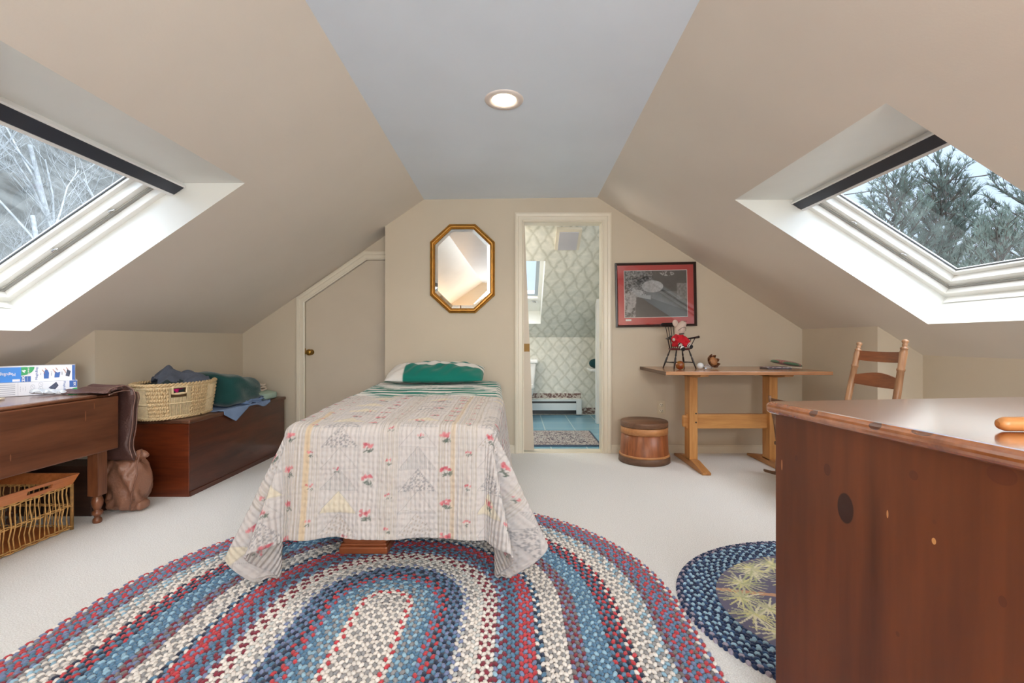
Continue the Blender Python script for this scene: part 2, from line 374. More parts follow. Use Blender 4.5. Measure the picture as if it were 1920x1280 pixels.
# rear gable wall (behind the camera), with an added window as light source
wz0, wz1, wx0, wx1 = .68, 1.82, -.12, 1.22
m = M()
def rear(x): return zc(x)
def gz(x): return zl(x) if x < xl(DN) else (zr(x) if x > xr(DN) else zl(xl(DN)))
for poly in ([(KL2, 0), (wx0, 0), (wx0, gz(0)), (xl(DN), gz(xl(DN))), (KL2, gz(KL2))], [(wx1, 0), (KR2, 0), (KR2, gz(KR2)), (wx1, gz(wx1))],
             [(wx0, 0), (wx1, 0), (wx1, wz0), (wx0, wz0)], [(wx0, wz1), (wx1, wz1), (wx1, gz(wx1)), (xr(DN), gz(xr(DN))+.0), (wx0, gz(0)+.01)]):
    m.prism([(x, DN, z) for x, z in poly], (0, -.12, 0))
struct('wall_rear', m, m_wall)
m = M()
for (a, b, c, d) in ((wx0-.06, wx0, wz0-.06, wz1+.06), (wx1, wx1+.06, wz0-.06, wz1+.06), (wx0, wx1, wz1, wz1+.06), (wx0, wx1, wz0-.06, wz0), ((wx0+wx1)/2-.02, (wx0+wx1)/2+.02, wz0, wz1)):
    m.box(a, b, DN-.04, DN+.02, c, d)
struct('window_4', m, m_trim)
# ---------------------------------------------------------------- skylights
def skylight(idx, o, s, sl, zf, hshift):
    """o: opening (Xtop, Xbot, Dnear, Dfar); s: side (+1 right); local: u = D, v = down the slope, w = outward normal"""
    ang = math.atan(sl); V = Vector((s*math.cos(ang), 0, -math.sin(ang))); Wn = Vector((s*math.sin(ang), 0, math.cos(ang)))
    Lv = abs(o[1]-o[0])/math.cos(ang); w0 = hshift*math.sin(ang); v0 = hshift*math.cos(ang)
    O = Vector((o[0], 0, zf(o[0])))
    def q(u, v, w): return O+V*v+Wn*w+Vector((0, u, 0))
    n, f = o[2], o[3]
    well = M()
    well.quad(q(n, 0, 0), q(f, 0, 0), q(f, v0, w0), q(n, v0, w0))              # flat top of the shaft
    well.quad(q(f, 0, 0), q(f, Lv, 0), q(f, Lv, w0), q(f, v0, w0))             # far side
    well.quad(q(n, 0, 0), q(n, v0, w0), q(n, Lv, w0), q(n, Lv, 0))             # near side
    well.quad(q(n, Lv, 0), q(n, Lv, w0), q(f, Lv, w0), q(f, Lv, 0))            # bottom
    struct('trim_%d' % (idx+3), well, m_well)
    def ring(m, u0, u1, va, vb, t, wa, wb):
        for (a, b, c, d) in ((u0, u1, va, va+t), (u0, u1, vb-t, vb), (u0, u0+t, va+t, vb-t), (u1-t, u1, va+t, vb-t)):
            m.prism([q(a, c, wa), q(b, c, wa), q(b, d, wa), q(a, d, wa)], Wn*(wb-wa))
    fr = M(); ring(fr, n-.01, f+.01, v0-.01, Lv+.01, .045, w0-.004, w0+.12)
    wo = struct('window_%d' % idx, fr, m_sash, .003)
    a = M(); ring(a, n+.035, f-.035, v0+.035, Lv-.035, .012, w0+.03, w0+.04); a.build('gasket', m_gutter, wo)
    a = M(); ring(a, n+.045, f-.045, v0+.045, Lv-.045, .038, w0+.045, w0+.115); a.build('inner_sash', m_sash, wo, .003)
    a = M(); ring(a, n+.083, f-.083, v0+.083, Lv-.083, .03, w0+.085, w0+.115); a.build('outer_sash', m_sash, wo, .003)
    a = M(); ring(a, n+.113, f-.113, v0+.113, Lv-.113, .006, w0+.098, w0+.104); a.build('glazing_seal', m_gasket, wo)
    a = M(); a.quad(q(n+.11, v0+.11, w0+.10), q(f-.11, v0+.11, w0+.10), q(f-.11, Lv-.11, w0+.10), q(n+.11, Lv-.11, w0+.10)); a.build('pane', m_glass, wo)
    a = M(); a.prism([q(n+.01, v0-.002, w0-.035), q(f-.005, v0-.002, w0-.035), q(f-.005, v0+.062, w0-.035), q(n+.01, v0+.062, w0-.035)], Wn*.035); bl = a.build('blind_cassette', m_blind, wo, .004)
    a = M(); a.prism([q(n+.01, v0+.063, w0-.032), q(f-.005, v0+.063, w0-.032), q(f-.005, v0+.078, w0-.032), q(n+.01, v0+.078, w0-.032)], Wn*.03); a.build('blind_rail', m_white, bl)
    a = M(); a.prism([q(n+.01, v0-.012, w0-.036), q(f-.005, v0-.012, w0-.036), q(f-.005, v0-.003, w0-.036), q(n+.01, v0-.003, w0-.036)], Wn*.03); a.build('blind_rail', m_white, bl)
    a = M(); a.prism([q(n, Lv-.006, w0-.05), q(f-.02, Lv-.006, w0-.05), q(f-.02, Lv+.002, w0-.02), q(n, Lv+.002, w0-.02)], Wn*.014); a.build('sill_bead', m_sash, wo)
    for t in (.3, .62):
        a = M(); c = q(f-.07, v0+(Lv-v0)*t, w0+.03); a.tube([c, c+V*.02+Wn*.01, c+V*.03-Vector((0, .01, 0))], .004, 6); a.build('clip', m_chrome, wo)
    return q, v0, Lv, w0
skylight(1, OL, -1, SL, zl, .334)
skylight(2, OR, 1, SR, zr, .369)
# ---------------------------------------------------------------- bathroom
DB = 6.22; BS = .66; zb0 = 1.03
def papermat():
    m, n, b = nmat('wallpaper'); b.inputs['Roughness'].default_value = .6
    t = N(n, 'ShaderNodeTexCoord'); nz = N(n, 'ShaderNodeTexNoise'); nz.inputs['Scale'].default_value = 7; nz.inputs['Detail'].default_value = 3; n.links.new(t.outputs['Object'], nz.inputs[0])
    ma = N(n, 'ShaderNodeVectorMath', operation='MULTIPLY_ADD'); n.links.new(nz.outputs['Color'], ma.inputs[0]); ma.inputs[1].default_value = (.075,)*3; n.links.new(t.outputs['Object'], ma.inputs[2])
    s = N(n, 'ShaderNodeSeparateXYZ'); n.links.new(ma.outputs[0], s.inputs[0])
    def ln(op):
        hx = N(n, 'ShaderNodeMath', operation='ADD'); n.links.new(s.outputs['X'], hx.inputs[0]); hx.inputs[1].default_value = .03
        a = N(n, 'ShaderNodeMath', operation=op); sc = N(n, 'ShaderNodeMath', operation='MULTIPLY'); n.links.new(s.outputs['Z'], sc.inputs[0]); sc.inputs[1].default_value = .85
        n.links.new(hx.outputs[0], a.inputs[0]); n.links.new(sc.outputs[0], a.inputs[1])
        k = N(n, 'ShaderNodeMath', operation='MULTIPLY'); n.links.new(a.outputs[0], k.inputs[0]); k.inputs[1].default_value = 6.2
        fr = N(n, 'ShaderNodeMath', operation='FRACT'); n.links.new(k.outputs[0], fr.inputs[0])
        su = N(n, 'ShaderNodeMath', operation='SUBTRACT'); n.links.new(fr.outputs[0], su.inputs[0]); su.inputs[1].default_value = .5
        ab = N(n, 'ShaderNodeMath', operation='ABSOLUTE'); n.links.new(su.outputs[0], ab.inputs[0]); return ab.outputs[0]
    mn = N(n, 'ShaderNodeMath', operation='MINIMUM'); n.links.new(ln('ADD'), mn.inputs[0]); n.links.new(ln('SUBTRACT'), mn.inputs[1])
    n2 = N(n, 'ShaderNodeTexNoise'); n2.inputs['Scale'].default_value = 14; n2.inputs['Detail'].default_value = 5; n.links.new(t.outputs['Object'], n2.inputs[0])
    r2 = N(n, 'ShaderNodeValToRGB'); n.links.new(n2.outputs[0], r2.inputs[0]); r2.color_ramp.elements[0].position = .38; r2.color_ramp.elements[1].position = .66
    r2.color_ramp.elements[0].color = (*L(222, 222, 214), 1); r2.color_ramp.elements[1].color = (*L(240, 238, 230), 1)
    r = N(n, 'ShaderNodeValToRGB'); n.links.new(mn.outputs[0], r.inputs[0]); r.color_ramp.elements[0].position = .0; r.color_ramp.elements[1].position = .16
    r.color_ramp.elements[0].color = (*L(226, 226, 221), 1); r.color_ramp.elements[1].color = (1, 1, 1, 1)
    mm = N(n, 'ShaderNodeMixRGB', blend_type='MULTIPLY'); mm.inputs[0].default_value = 1; n.links.new(r2.outputs[0], mm.inputs[1]); n.links.new(r.outputs[0], mm.inputs[2])
    n.links.new(mm.outputs[0], b.inputs['Base Color']); return m
m_paper = papermat()
def tilemat():
    m, n, b = nmat('blue_floor_tile'); b.inputs['Roughness'].default_value = .25
    br = N(n, 'ShaderNodeTexBrick'); br.offset = 0; n.links.new(coords(n, (1, 1, 1)), br.inputs[0]); br.inputs['Scale'].default_value = 1
    br.inputs['Brick Width'].default_value = .33; br.inputs['Row Height'].default_value = .33; br.inputs['Mortar Size'].default_value = .006
    br.inputs['Color1'].default_value = (*L(110, 160, 185), 1); br.inputs['Color2'].default_value = (*L(118, 167, 190), 1); br.inputs['Mortar'].default_value = (*L(175, 205, 215), 1)
    n.links.new(br.outputs[0], b.inputs['Base Color']); return m
BX0, BX1 = -.95, 1.35
m = M(); m.box(BX0, BX1, DW+.001, DB, -.08, .004); struct('floor_bathroom', m, tilemat())
zb = lambda D: zb0+BS*(DB-D)
ztop = 2.28; Dtop = DB-(ztop-zb0)/BS
m = M(); m.box(BX0, BX1, DB, DB+.06, 0, zb0); struct('wall_bathroom_back', m, m_paper)
hx0, hx1, hd0, hd1 = -.45, .322, 5.0, 5.96
m = M()
for (a, b, c, d) in ((BX0, BX1, Dtop, hd0), (BX0, hx0, hd0, hd1), (hx1, BX1, hd0, hd1), (BX0, BX1, hd1, DB)):
    m.quad((a, c, zb(c)), (b, c, zb(c)), (b, d, zb(d)), (a, d, zb(d)))
struct('ceiling_bathroom_slope', m, m_paper)
m = M(); m.box(BX0, BX1, DW+T, Dtop, ztop, ztop+.05); struct('ceiling_bathroom', m, m_ceil)
m = M(); m.box(BX0-.05, BX0, DW+T, DB, 0, ztop); struct('wall_bathroom_left', m, m_paper)
m = M(); m.box(BX1, BX1+.05, DW+T, DB, 0, ztop); struct('wall_bathroom_right', m, m_paper)
# bathroom skylight shaft and window
ba = math.atan(BS); wv = Vector((0, -math.cos(ba), math.sin(ba))); ww = Vector((0, math.sin(ba), math.cos(ba)))
B0 = Vector((0, hd1, zb(hd1))); bl_ = (hd1-hd0)/math.cos(ba)
def bq(x, v, w): return B0+Vector((x, 0, 0))+wv*v+ww*w
m = M(); wd = .2
m.quad(bq(hx1, 0, 0), bq(hx1, bl_, 0), bq(hx1, bl_, wd), bq(hx1, 0, wd)); m.quad(bq(hx0, 0, 0), bq(hx0, 0, wd), bq(hx0, bl_, wd), bq(hx0, bl_, 0))
m.quad(bq(hx0, 0, 0), bq(hx1, 0, 0), bq(hx1, 0, wd), bq(hx0, 0, wd)); m.quad(bq(hx0, bl_, 0), bq(hx0, bl_, wd), bq(hx1, bl_, wd), bq(hx1, bl_, 0))
struct('trim_6', m, m_well)
m = M()
def bring(m, t, x0, x1, v0, v1, w0, w1):
    for (a, b, c, d) in ((x0, x1, v0, v0+t), (x0, x1, v1-t, v1), (x0, x0+t, v0+t, v1-t), (x1-t, x1, v0+t, v1-t)):
        m.prism([bq(a, c, w0), bq(b, c, w0), bq(b, d, w0), bq(a, d, w0)], ww*(w1-w0))
bring(m, .045, hx0-.005, hx1+.005, .22, bl_+.005, wd, wd+.1); bw = struct('window_3', m, m_sash)
m = M(); bring(m, .04, hx0+.04, hx1-.04, .26, bl_-.04, wd+.04, wd+.1); m.build('inner_sash', mat('sash_grey', L(170, 180, 190), .4), bw)
m = M(); m.quad(bq(hx0+.05, .29, wd+.08), bq(hx1-.05, .29, wd+.08), bq(hx1-.05, bl_-.05, wd+.08), bq(hx0+.05, bl_-.05, wd+.08)); m.build('pane', m_glass, bw)
m = M(); m.prism([bq(hx0, -.0, wd-.0), bq(hx1, 0, wd), bq(hx1, .225, wd), bq(hx0, .225, wd)], ww*.02); m.build('lower_apron', m_well, bw)
c = bq(.25, .20, wd-.01); m = M(); m.tube([c, c+Vector((-.05, -.01, .015))], .008, 8); m.tube([c, c+Vector((.03, -.02, 0))], .006, 8); m.build('crank', m_chrome, bw)
# exhaust fan box on the bathroom slope
cf = M(); fx0, fx1, fd0, fd1 = P(1044, 0, 4.58).x, P(1092, 0, 4.58).x, 4.60, 4.84
t = thing('exhaust_fan', 'square white exhaust fan cover on the sloped papered bathroom ceiling', 'fan', (0, 0, 0))
def sq(x, d, w): return Vector((x, d, zb(d)))-ww*w
for (a, b, c_, d, w, nm, mt) in ((fx0, fx1, fd0, fd1, .03, 'housing', m_trim), (fx0+.03, fx1-.03, fd0+.03, fd1-.01, .04, 'cover', mat('fan_cover', L(190, 188, 195), .4))):
    k = M(); k.prism([sq(a, c_, 0), sq(b, c_, 0), sq(b, d, 0), sq(a, d, 0)], -ww*w); k.build(nm, mt, t)
# heater
hz = thing('baseboard_heater', 'long white baseboard heater along the papered bathroom wall', 'heater', (0, DB, 0))
hx_r = P(1091, 0, 6.14).x
m = M(); m.box(-.8, hx_r-.07, -.07, -.01, .075, .165); m.box(-.8, hx_r-.07, -.06, -.001, .19, .215); m.build('front_panel', mat('heater_white', L(214, 222, 226), .35), hz, .003)
m = M(); m.box(hx_r-.07, hx_r, -.08, -.001, .02, .22); m.build('end_cap', mat('heater_cap', L(222, 226, 226), .35), hz, .004)
m = M(); m.box(-.8, hx_r-.07, -.05, -.002, .025, .20); m.build('fins', m_black, hz)
def bordermat():
    m, n, b = nmat('wallpaper_border'); nz = N(n, 'ShaderNodeTexNoise'); nz.inputs['Scale'].default_value = 45; n.links.new(coords(n), nz.inputs[0])
    r = N(n, 'ShaderNodeValToRGB'); n.links.new(nz.outputs[0], r.inputs[0]); r.color_ramp.elements[0].position = .45; r.color_ramp.elements[1].position = .55
    r.color_ramp.elements[0].color = (*L(115, 85, 78), 1); r.color_ramp.elements[1].color = (*L(205, 195, 185), 1); n.links.new(r.outputs[0], b.inputs['Base Color']); return m
m_border = bordermat()
m = M(); m.box(BX0, hx_r, DB-.006, DB, .23, .29); m.box(hx_r, BX1, DB-.006, DB, .02, .10); struct('trim_7', m, m_border)
# partition at the right with white end trim
pr = M(); px_ = P(1123, 0, 5.55).x
pr.box(px_+.004, px_+.30, 5.55, 5.62, .005, 1.68); po = struct('wall_bathroom_partition', pr, m_paper)
k = M(); k.box(px_-.03, px_+.004, 5.54, 5.63, .005, 1.70); k.box(px_-.03, px_+.3, 5.54, 5.63, 1.68, 1.70); k.build('end_trim', m_white, po)
k = M(); k.box(px_+.005, px_+.30, 5.543, 5.55, .005, .12); k.build('border', m_border, po)
# towel on a small white shelf
t = M(); sp = P(1117, 690, 5.85); t.box(sp.x-.09, sp.x+.15, 5.66, 6.0, sp.z-.03, sp.z); tag(t.build('wall_shelf', m_white, None, .008), 'small white basin ledge behind the bathroom partition', 'shelf')
t = M(); t.ball((sp.x+.0, 5.83, sp.z+.06), .07, 16, (1.25, 1.7, .86)); tag(t.build('towel', mat('dark_teal_cloth', L(10, 62, 66), .95, .1, 20, .3, 200)), 'dark teal towel rolled on the bathroom ledge', 'towel')
# toilet
tl = thing('toilet', 'white toilet with lid down in the bathroom', 'toilet', (.055, 6.2, 0))
m = M(); m.prism([(-.19, -.19, .40), (.19, -.19, .40), (.185, -.02, .40), (-.185, -.02, .40)], (0, 0, .30))
for i in range(4, 8): x, y, z = m.v[i]; m.v[i] = (x*1.14, y*1.04, z)
m.build('tank', m_white, tl, .02, 0, 3)
m = M(); m.box(-.235, .235, -.22, -.01, .70, .745); m.build('tank_lid', m_white, tl, .012)
m = M(); m.lathe([(.10, 0), (.115, .03), (.10, .12), (.12, .24), (.17, .34), (.18, .40)], (0, -.42, .0), 28, None, 1.28); m.box(-.10, .10, -.4, -.1, 0, .38); m.build('bowl', m_white, tl)
m = M(); m.lathe([(.0, .40), (.185, .40), (.19, .415), (.18, .425), (.17, .44), (.0, .446)], (0, -.42, 0), 28, None, 1.28); m.build('seat', m_white, tl)
# bath rug
def rugmat():
    m, n, b = nmat('bath_rug'); b.inputs['Roughness'].default_value = .95
    nz = N(n, 'ShaderNodeTexNoise'); nz.inputs['Scale'].default_value = 38; nz.inputs['Detail'].default_value = 2; nz.inputs['Distortion'].default_value = 1.5; n.links.new(coords(n), nz.inputs[0])
    r = N(n, 'ShaderNodeValToRGB'); n.links.new(nz.outputs[0], r.inputs[0]); e = r.color_ramp.elements; r.color_ramp.interpolation = 'CONSTANT'
    e[0].color = (*L(70, 72, 88), 1); e[1].position = .5; e[1].color = (*L(205, 203, 198), 1); q = e.new(.43); q.color = (*L(112, 88, 100), 1); q = e.new(.6); q.color = (*L(120, 118, 130), 1)
    n.links.new(r.outputs[0], b.inputs['Base Color']); return m
rr = thing('bath_rug', 'small rectangular patterned rug with dark border on blue bathroom tiles', 'rug', (0, 0, .004))
m = M(); m.box(-.35, .81, 4.36, 5.09, 0, .010); m.build('border', mat('rug_edge', L(70, 85, 105), .95, .2, 60), rr)
m = M(); m.box(-.33, .79, 4.39, 5.07, .009, .0125); m.build('field_edge', mat('rug_band', L(95, 72, 85), .95, .5, 60, c2=L(200, 195, 190)), rr)
m = M(); m.box(-.25, .69, 4.46, 5.00, .011, .0145); m.build('field', rugmat(), rr)
# ---------------------------------------------------------------- recessed light
cl = P(945, 187, 2.46); zcl = gz(0)+.0
lt = thing('recessed_light', 'round recessed ceiling light switched on above the bed', 'ceiling light', (cl.x, 2.46, cl.z))
zL = zl(xl(2.46))+(cl.x-xl(2.46))/(xr(2.46)-xl(2.46))*(zr(xr(2.46))-zl(xl(2.46)))-cl.z
m = M(); m.lathe([(.062, .0), (.070, -.006), (.098, -.006), (.102, -.001), (.102, .002), (.062, .002)], (0, 0, zL-.001), 40); m.build('trim_ring', mat('lamp_ring', L(225, 215, 210), .35), lt)
m = M(); m.lathe([(.0, -.014), (.035, -.012), (.058, -.006), (.062, -.001)], (0, 0, zL-.001), 32); m.build('bulb', emit('bulb_glow', (1, .83, .6), 14), lt)
l = bpy.data.lights.new('recessed_lamp_light', 'SPOT'); l.energy = 22; l.color = (1, .86, .68); l.spot_size = math.radians(160); l.spot_blend = .6; l.shadow_soft_size = .06
lo = bpy.data.objects.new('recessed_lamp_light', l); lo.location = (cl.x, 2.46, cl.z+zL-.03); COL.objects.link(lo)
# unseen floor lamp added behind the camera to warm the right side
fx, fy = .95, -.75
t = thing('added_floor_lamp', 'added floor lamp with cream shade, unseen behind the camera', 'lamp', (fx, fy, 0))
m = M(); m.lathe([(.14, 0), (.14, .015), (.02, .03), (.012, .05)], (0, 0, 0), 24); m.build('base', m_brass, t)
m = M(); m.tube([(0, 0, .03), (0, 0, 1.42)], .011, 10); m.build('pole', m_brass, t)
m = M(); m.lathe([(.20, 1.22), (.13, 1.40)], (0, 0, 0), 28); s_ = m.build('lamp_shade', mat('shade', L(235, 220, 190), .8), t)
m = M(); m.v, m.f, m.sm = [], [], []; m.ball((0, 0, 1.46), .035); m.build('bulb', emit('bulb_glow_2', (1, .8, .55), 8), t)
l = bpy.data.lights.new('added_warm_light', 'POINT'); l.energy = 48; l.color = (1, .88, .74); l.shadow_soft_size = .08
lo = bpy.data.objects.new('added_warm_light', l); lo.location = (fx, fy, 1.50); COL.objects.link(lo)
# second unseen lamp, added at the rear left for a golden mirror glow
t = thing('added_floor_lamp', 'added floor lamp with small amber shade, unseen at the rear left', 'lamp', (-1.15, -1.55, 0))
m = M(); m.lathe([(.12, 0), (.12, .015), (.02, .03), (.012, .05)], (0, 0, 0), 24); m.build('base', m_brass, t)
m = M(); m.tube([(0, 0, .03), (0, 0, 1.22)], .011, 10); m.build('pole', m_brass, t)
m = M(); m.lathe([(.15, 1.08), (.10, 1.28)], (0, 0, 0), 28); m.build('lamp_shade', mat('amber_shade', L(225, 180, 120), .8), t)
l = bpy.data.lights.new('added_rear_light', 'POINT'); l.energy = 36; l.color = (1, .62, .30); l.shadow_soft_size = .07
lo = bpy.data.objects.new('added_rear_light', l); lo.location = (-1.15, -1.55, 1.27); COL.objects.link(lo)
# fill light added to brighten the bathroom, without a fixture
l = bpy.data.lights.new('bathroom_fill_light', 'POINT'); l.energy = 15; l.color = (1, .95, .86); l.shadow_soft_size = .12
lo = bpy.data.objects.new('bathroom_fill_light', l); lo.location = (-.55, 4.75, 1.7); COL.objects.link(lo)
#@@OBJECTS
# ---------------------------------------------------------------- outside: hillside and trees
m_bark = mat('pale_bark', L(140, 146, 150), .9, .25, 8)
m_hill = mat('winter_hillside', L(84, 88, 88), 1, .0, 1.2, 0, c2=L(46, 50, 50))
m = M()
rng = random.Random(5)
hv = {}
for i in range(25):
    for j in range(13):
        hv[i, j] = (-11-j*1.5+rng.uniform(-.3, .3), -12+i*2.2, -3+j*1.45+rng.uniform(-.25, .25))
n0 = len(m.v); m.add([hv[i, j] for i in range(25) for j in range(13)], [(i*13+j, i*13+j+1, (i+1)*13+j+1, (i+1)*13+j) for i in range(24) for j in range(12)], True)
tag(m.build('hillside', m_hill), 'grey wooded hillside rising behind the bare trees', 'hill', kind='structure')
m = M(); m.box(-60, 60, -60, 60, -3.2, -3.0); struct('ground', m, mat('pale_bounce_ground', L(222, 222, 220), 1, .2, .5))  # unseen from the room, made pale to bounce light up the skylight shafts
def bare_tree(x, y, z, h, seed, mt, lv=5):
    r = random.Random(seed); m = M(); cnt = [0]
    def br(p, d, ln, rad, lev):
        pts = [p]; rs = [rad]; q = p.copy(); dd = d.copy(); k = 4 if lev < 3 else 3
        for i in range(k):
            dd = (dd+Vector((r.uniform(-1, 1), r.uniform(-1, 1), r.uniform(-.5, .9)))*.22).normalized(); q = q+dd*ln/k
            pts.append(q.copy()); rs.append(rad*(1-.6*(i+1)/k))
        m.tube(pts, rs, 5 if lev < 2 else 3, cap=False); cnt[0] += 1
        if lev >= lv: return
        for i in range(7 if lev == 0 else (5 if lev < 3 else 4)):
            t = r.uniform(.25, 1); j = min(int(t*k), k-1); a = pts[j].lerp(pts[j+1], t*k-j if t < 1 else 1)
            nd = (dd+Vector((r.uniform(-1, 1), r.uniform(-1, 1), r.uniform(-.2, .8)))*1.05).normalized()
            br(a, nd, ln*r.uniform(.30, .46) if lev == 0 else ln*r.uniform(.42, .62), rad*(1-.6*t)*.55, lev+1)
    br(Vector((0, 0, 0)), Vector((0, 0, 1)), h, h*.014, 0)
    ob = m.build('bare_tree', mt); ob.location = (x, y, z); return ob
bt = [bare_tree(-8.4, 6.6, -2.9, 6.5, 3, m_bark), bare_tree(-7.6, 8.4, -2.9, 6.2, 12, m_bark), bare_tree(-9.5, 10.4, -2.9, 7.4, 21, m_bark)]
for (i, x, y, rz, sc) in ((0, -10.5, 8.6, 2.1, 1.25), (1, -11.2, 12.6, .8, 1.4), (2, -11.6, 6.4, 4.0, 1.15), (0, -9.4, 12.8, 3.3, 1.2), (1, -9.0, 5.0, 5.1, 1.1), (2, -12.4, 10.2, 1.2, 1.3), (0, -12.9, 14.6, 5.6, 1.5), (1, -12.6, 7.8, 2.9, 1.35)):
    c = bt[i].copy(); COL.objects.link(c); c.location = (x, y, -2.9+max(0, -x-11)*.9); c.rotation_euler = (0, 0, rz); c.scale = (sc,)*3; bt.append(c)
for i, o in enumerate(bt): tag(o, 'pale leafless tree on the hillside beyond the left skylight', 'tree', 'bare trees outside the left skylight')
m_ndl = mat('pine_needles', L(90, 104, 98), .8, .35, 2)
m_pbark = mat('pine_bark', L(60, 56, 52), .9, .2, 6)
def pine(x, y, h, seed, lab):
    r = random.Random(seed); root = thing('pine_tree', lab, 'tree', (x, y, -3.0))
    m = M(); tr = [Vector((math.sin(i*.7+seed)*.06, math.cos(i*.5)*.06, h*i/8)) for i in range(9)]; m.tube(tr, [h*.016*(1-i/9) for i in range(9)], 7); nd = []; 
    def tuft(p, d):
        for k in range(9):
            dd = (d+Vector((r.gauss(0, .42), r.gauss(0, .42), r.gauss(.15, .35)))).normalized(); s = dd.cross(Vector((r.random(), r.random(), r.random()))).normalized()*.0055
            ln = r.uniform(.09, .15); nd.append((p-s, p+s, p+dd*ln))
    nb = int(h*13)
    for i in range(nb):
        t = .32+.68*i/nb; base = Vector((0, 0, h*t)); a = i*2.4+r.uniform(-.3, .3); R_ = math.sqrt(1.03-t)*h*.235*r.uniform(.75, 1.15)+.05
        d = Vector((math.cos(a), math.sin(a), .28+.5*t)).normalized(); pts = [base]; q = base.copy()
        for k in range(5): d = (d+Vector((r.uniform(-.16, .16), r.uniform(-.16, .16), .09))).normalized(); q = q+d*R_/5; pts.append(q.copy())
        m.tube(pts, [.022*(1-k/6.) for k in range(6)], 4, cap=False); tuft(pts[-1], d)
        for k in range(int(R_*15)+2):
            u = r.uniform(.2, 1)*5; j = min(int(u), 4); p = pts[j].lerp(pts[j+1], u-j); sd = (d+Vector((r.uniform(-1, 1), r.uniform(-1, 1), r.uniform(-.1, .9)))*.9).normalized(); ln = r.uniform(.10, .32)
            e_ = p+sd*ln; m.tube([p, e_], .005, 3, cap=False); tuft(e_, sd); tuft(p.lerp(e_, .5), sd)
    m.build('branches', m_pbark, root)
    V = np.array([c for t in nd for c in t], dtype=np.float32).reshape(-1, 3)
    npmesh('needles', V, np.arange(len(V)).reshape(-1, 3), m_ndl, root, smooth=False)
    return root
pine(6.75, 8.4, 6.75, 4, 'narrow pine seen at the left edge of the right skylight')
pine(7.7, 8.5, 6.95, 9, 'broad pine filling the middle of the right skylight')
pine(8.5, 7.5, 7.5, 14, 'tall pine at the right edge of the right skylight')
pine(9.4, 10.2, 7.0, 23, 'more distant pine behind the other skylight pines')
pine(7.2, 7.0, 5.6, 31, 'low dense pine at the bottom of the right skylight')
m = M(); m.tube([(4.5, 14, 4.6), (9, 9, 4.15), (14, 4, 4.6)], .012, 5); tag(m.build('utility_wire', m_black), 'thin dark overhead wire crossing the sky outside', 'wire')
# ---------------------------------------------------------------- braided rugs
def lobes(rings, lobe_l, width, hgt, colfn, seed, two=True):
    """rings: list of (closed polyline (n,2), ring index, normals) -> one mesh of plump braid lobes"""
    rg = np.random.default_rng(seed); k8 = 8; an = np.arange(k8)*2*PI/k8+PI/8
    sup = lambda c: np.sign(c)*np.abs(c)**.62
    bx, by = sup(np.cos(an)), sup(np.sin(an))
    tv = np.concatenate([np.stack([bx*1.0, by*1.0, 0*bx], 1), np.stack([bx*.96, by*.96, 0*bx+.55], 1), np.stack([bx*.62, by*.62, 0*bx+.92], 1), [[0, 0, 1.]]])
    fq = []
    for l in range(2):
        for j in range(8): fq.append((l*8+j, l*8+(j+1) % 8, l*8+8+(j+1) % 8, l*8+8+j))
    for j in range(8): fq.append((16+j, 16+(j+1) % 8, 24, 24))
    fq = np.array(fq); Vs = []; Cs = []; 
    for (pts, ri) in rings:
        d = np.diff(np.vstack([pts, pts[:1]]), axis=0); ln = np.hypot(d[:, 0], d[:, 1]); cum = np.concatenate([[0], np.cumsum(ln)]); tot = cum[-1]
        nl = max(6, int(round(tot/lobe_l/3))*3); ph = rg.random()*lobe_l
        for col in (0, 1):
            s = ((np.arange(nl)+.5*col)*tot/nl+ph) % tot; idx = np.clip(np.searchsorted(cum, s, side='right')-1, 0, len(pts)-1)
            t = (s-cum[idx])/np.maximum(ln[idx], 1e-9); P0 = pts[idx]+d[idx]*t[:, None]; tg = d[idx]/np.maximum(ln[idx], 1e-9)[:, None]; nm = np.stack([tg[:, 1], -tg[:, 0]], 1)
            c = P0+nm*((col-.5)*width*.5)
            tilt = (.45 if col else -.45)
            ca, sa = math.cos(tilt), math.sin(tilt)
            A = tg*ca+nm*sa; B = -tg*sa+nm*ca
            hl = lobe_l*.53*rg.uniform(.93, 1.07, nl); hw = width*.27*rg.uniform(.93, 1.07, nl); hh = hgt*rg.uniform(.88, 1.08, nl)
            X = c[:, None, :]+A[:, None, :]*(tv[None, :, 0:1]*hl[:, None, None])+B[:, None, :]*(tv[None, :, 1:2]*hw[:, None, None])
            Z = tv[None, :, 2]*hh[:, None]
            Vs.append(np.concatenate([X, Z[:, :, None]], 2).reshape(-1, 3))
            strand = (np.arange(nl)*1+col*2) % 3
            cc = colfn(ri, strand, rg)*rg.uniform(.86, 1.1, (nl, 1))
            Cs.append(np.repeat(cc, len(tv), 0))
    V = np.concatenate(Vs); C = np.concatenate(Cs); nn = len(V)//len(tv)
    Fq = (fq[None]+np.arange(nn)[:, None, None]*len(tv)).reshape(-1, 4)
    return V, Fq, C
def quad2tri(Fq):
    a = Fq[:, [0, 1, 2]]; b = Fq[Fq[:, 2] != Fq[:, 3]][:, [0, 2, 3]]; return np.concatenate([a, b])
cN, cS, cLB, cR, cMR, cWh, cG, cPe, cGB, cLG = [np.array(L(*q)) for q in ((40, 50, 74), (88, 128, 160), (150, 188, 210), (192, 62, 72), (128, 44, 62), (232, 226, 220), (150, 150, 152), (120, 134, 172), (122, 116, 118), (196, 200, 200))]
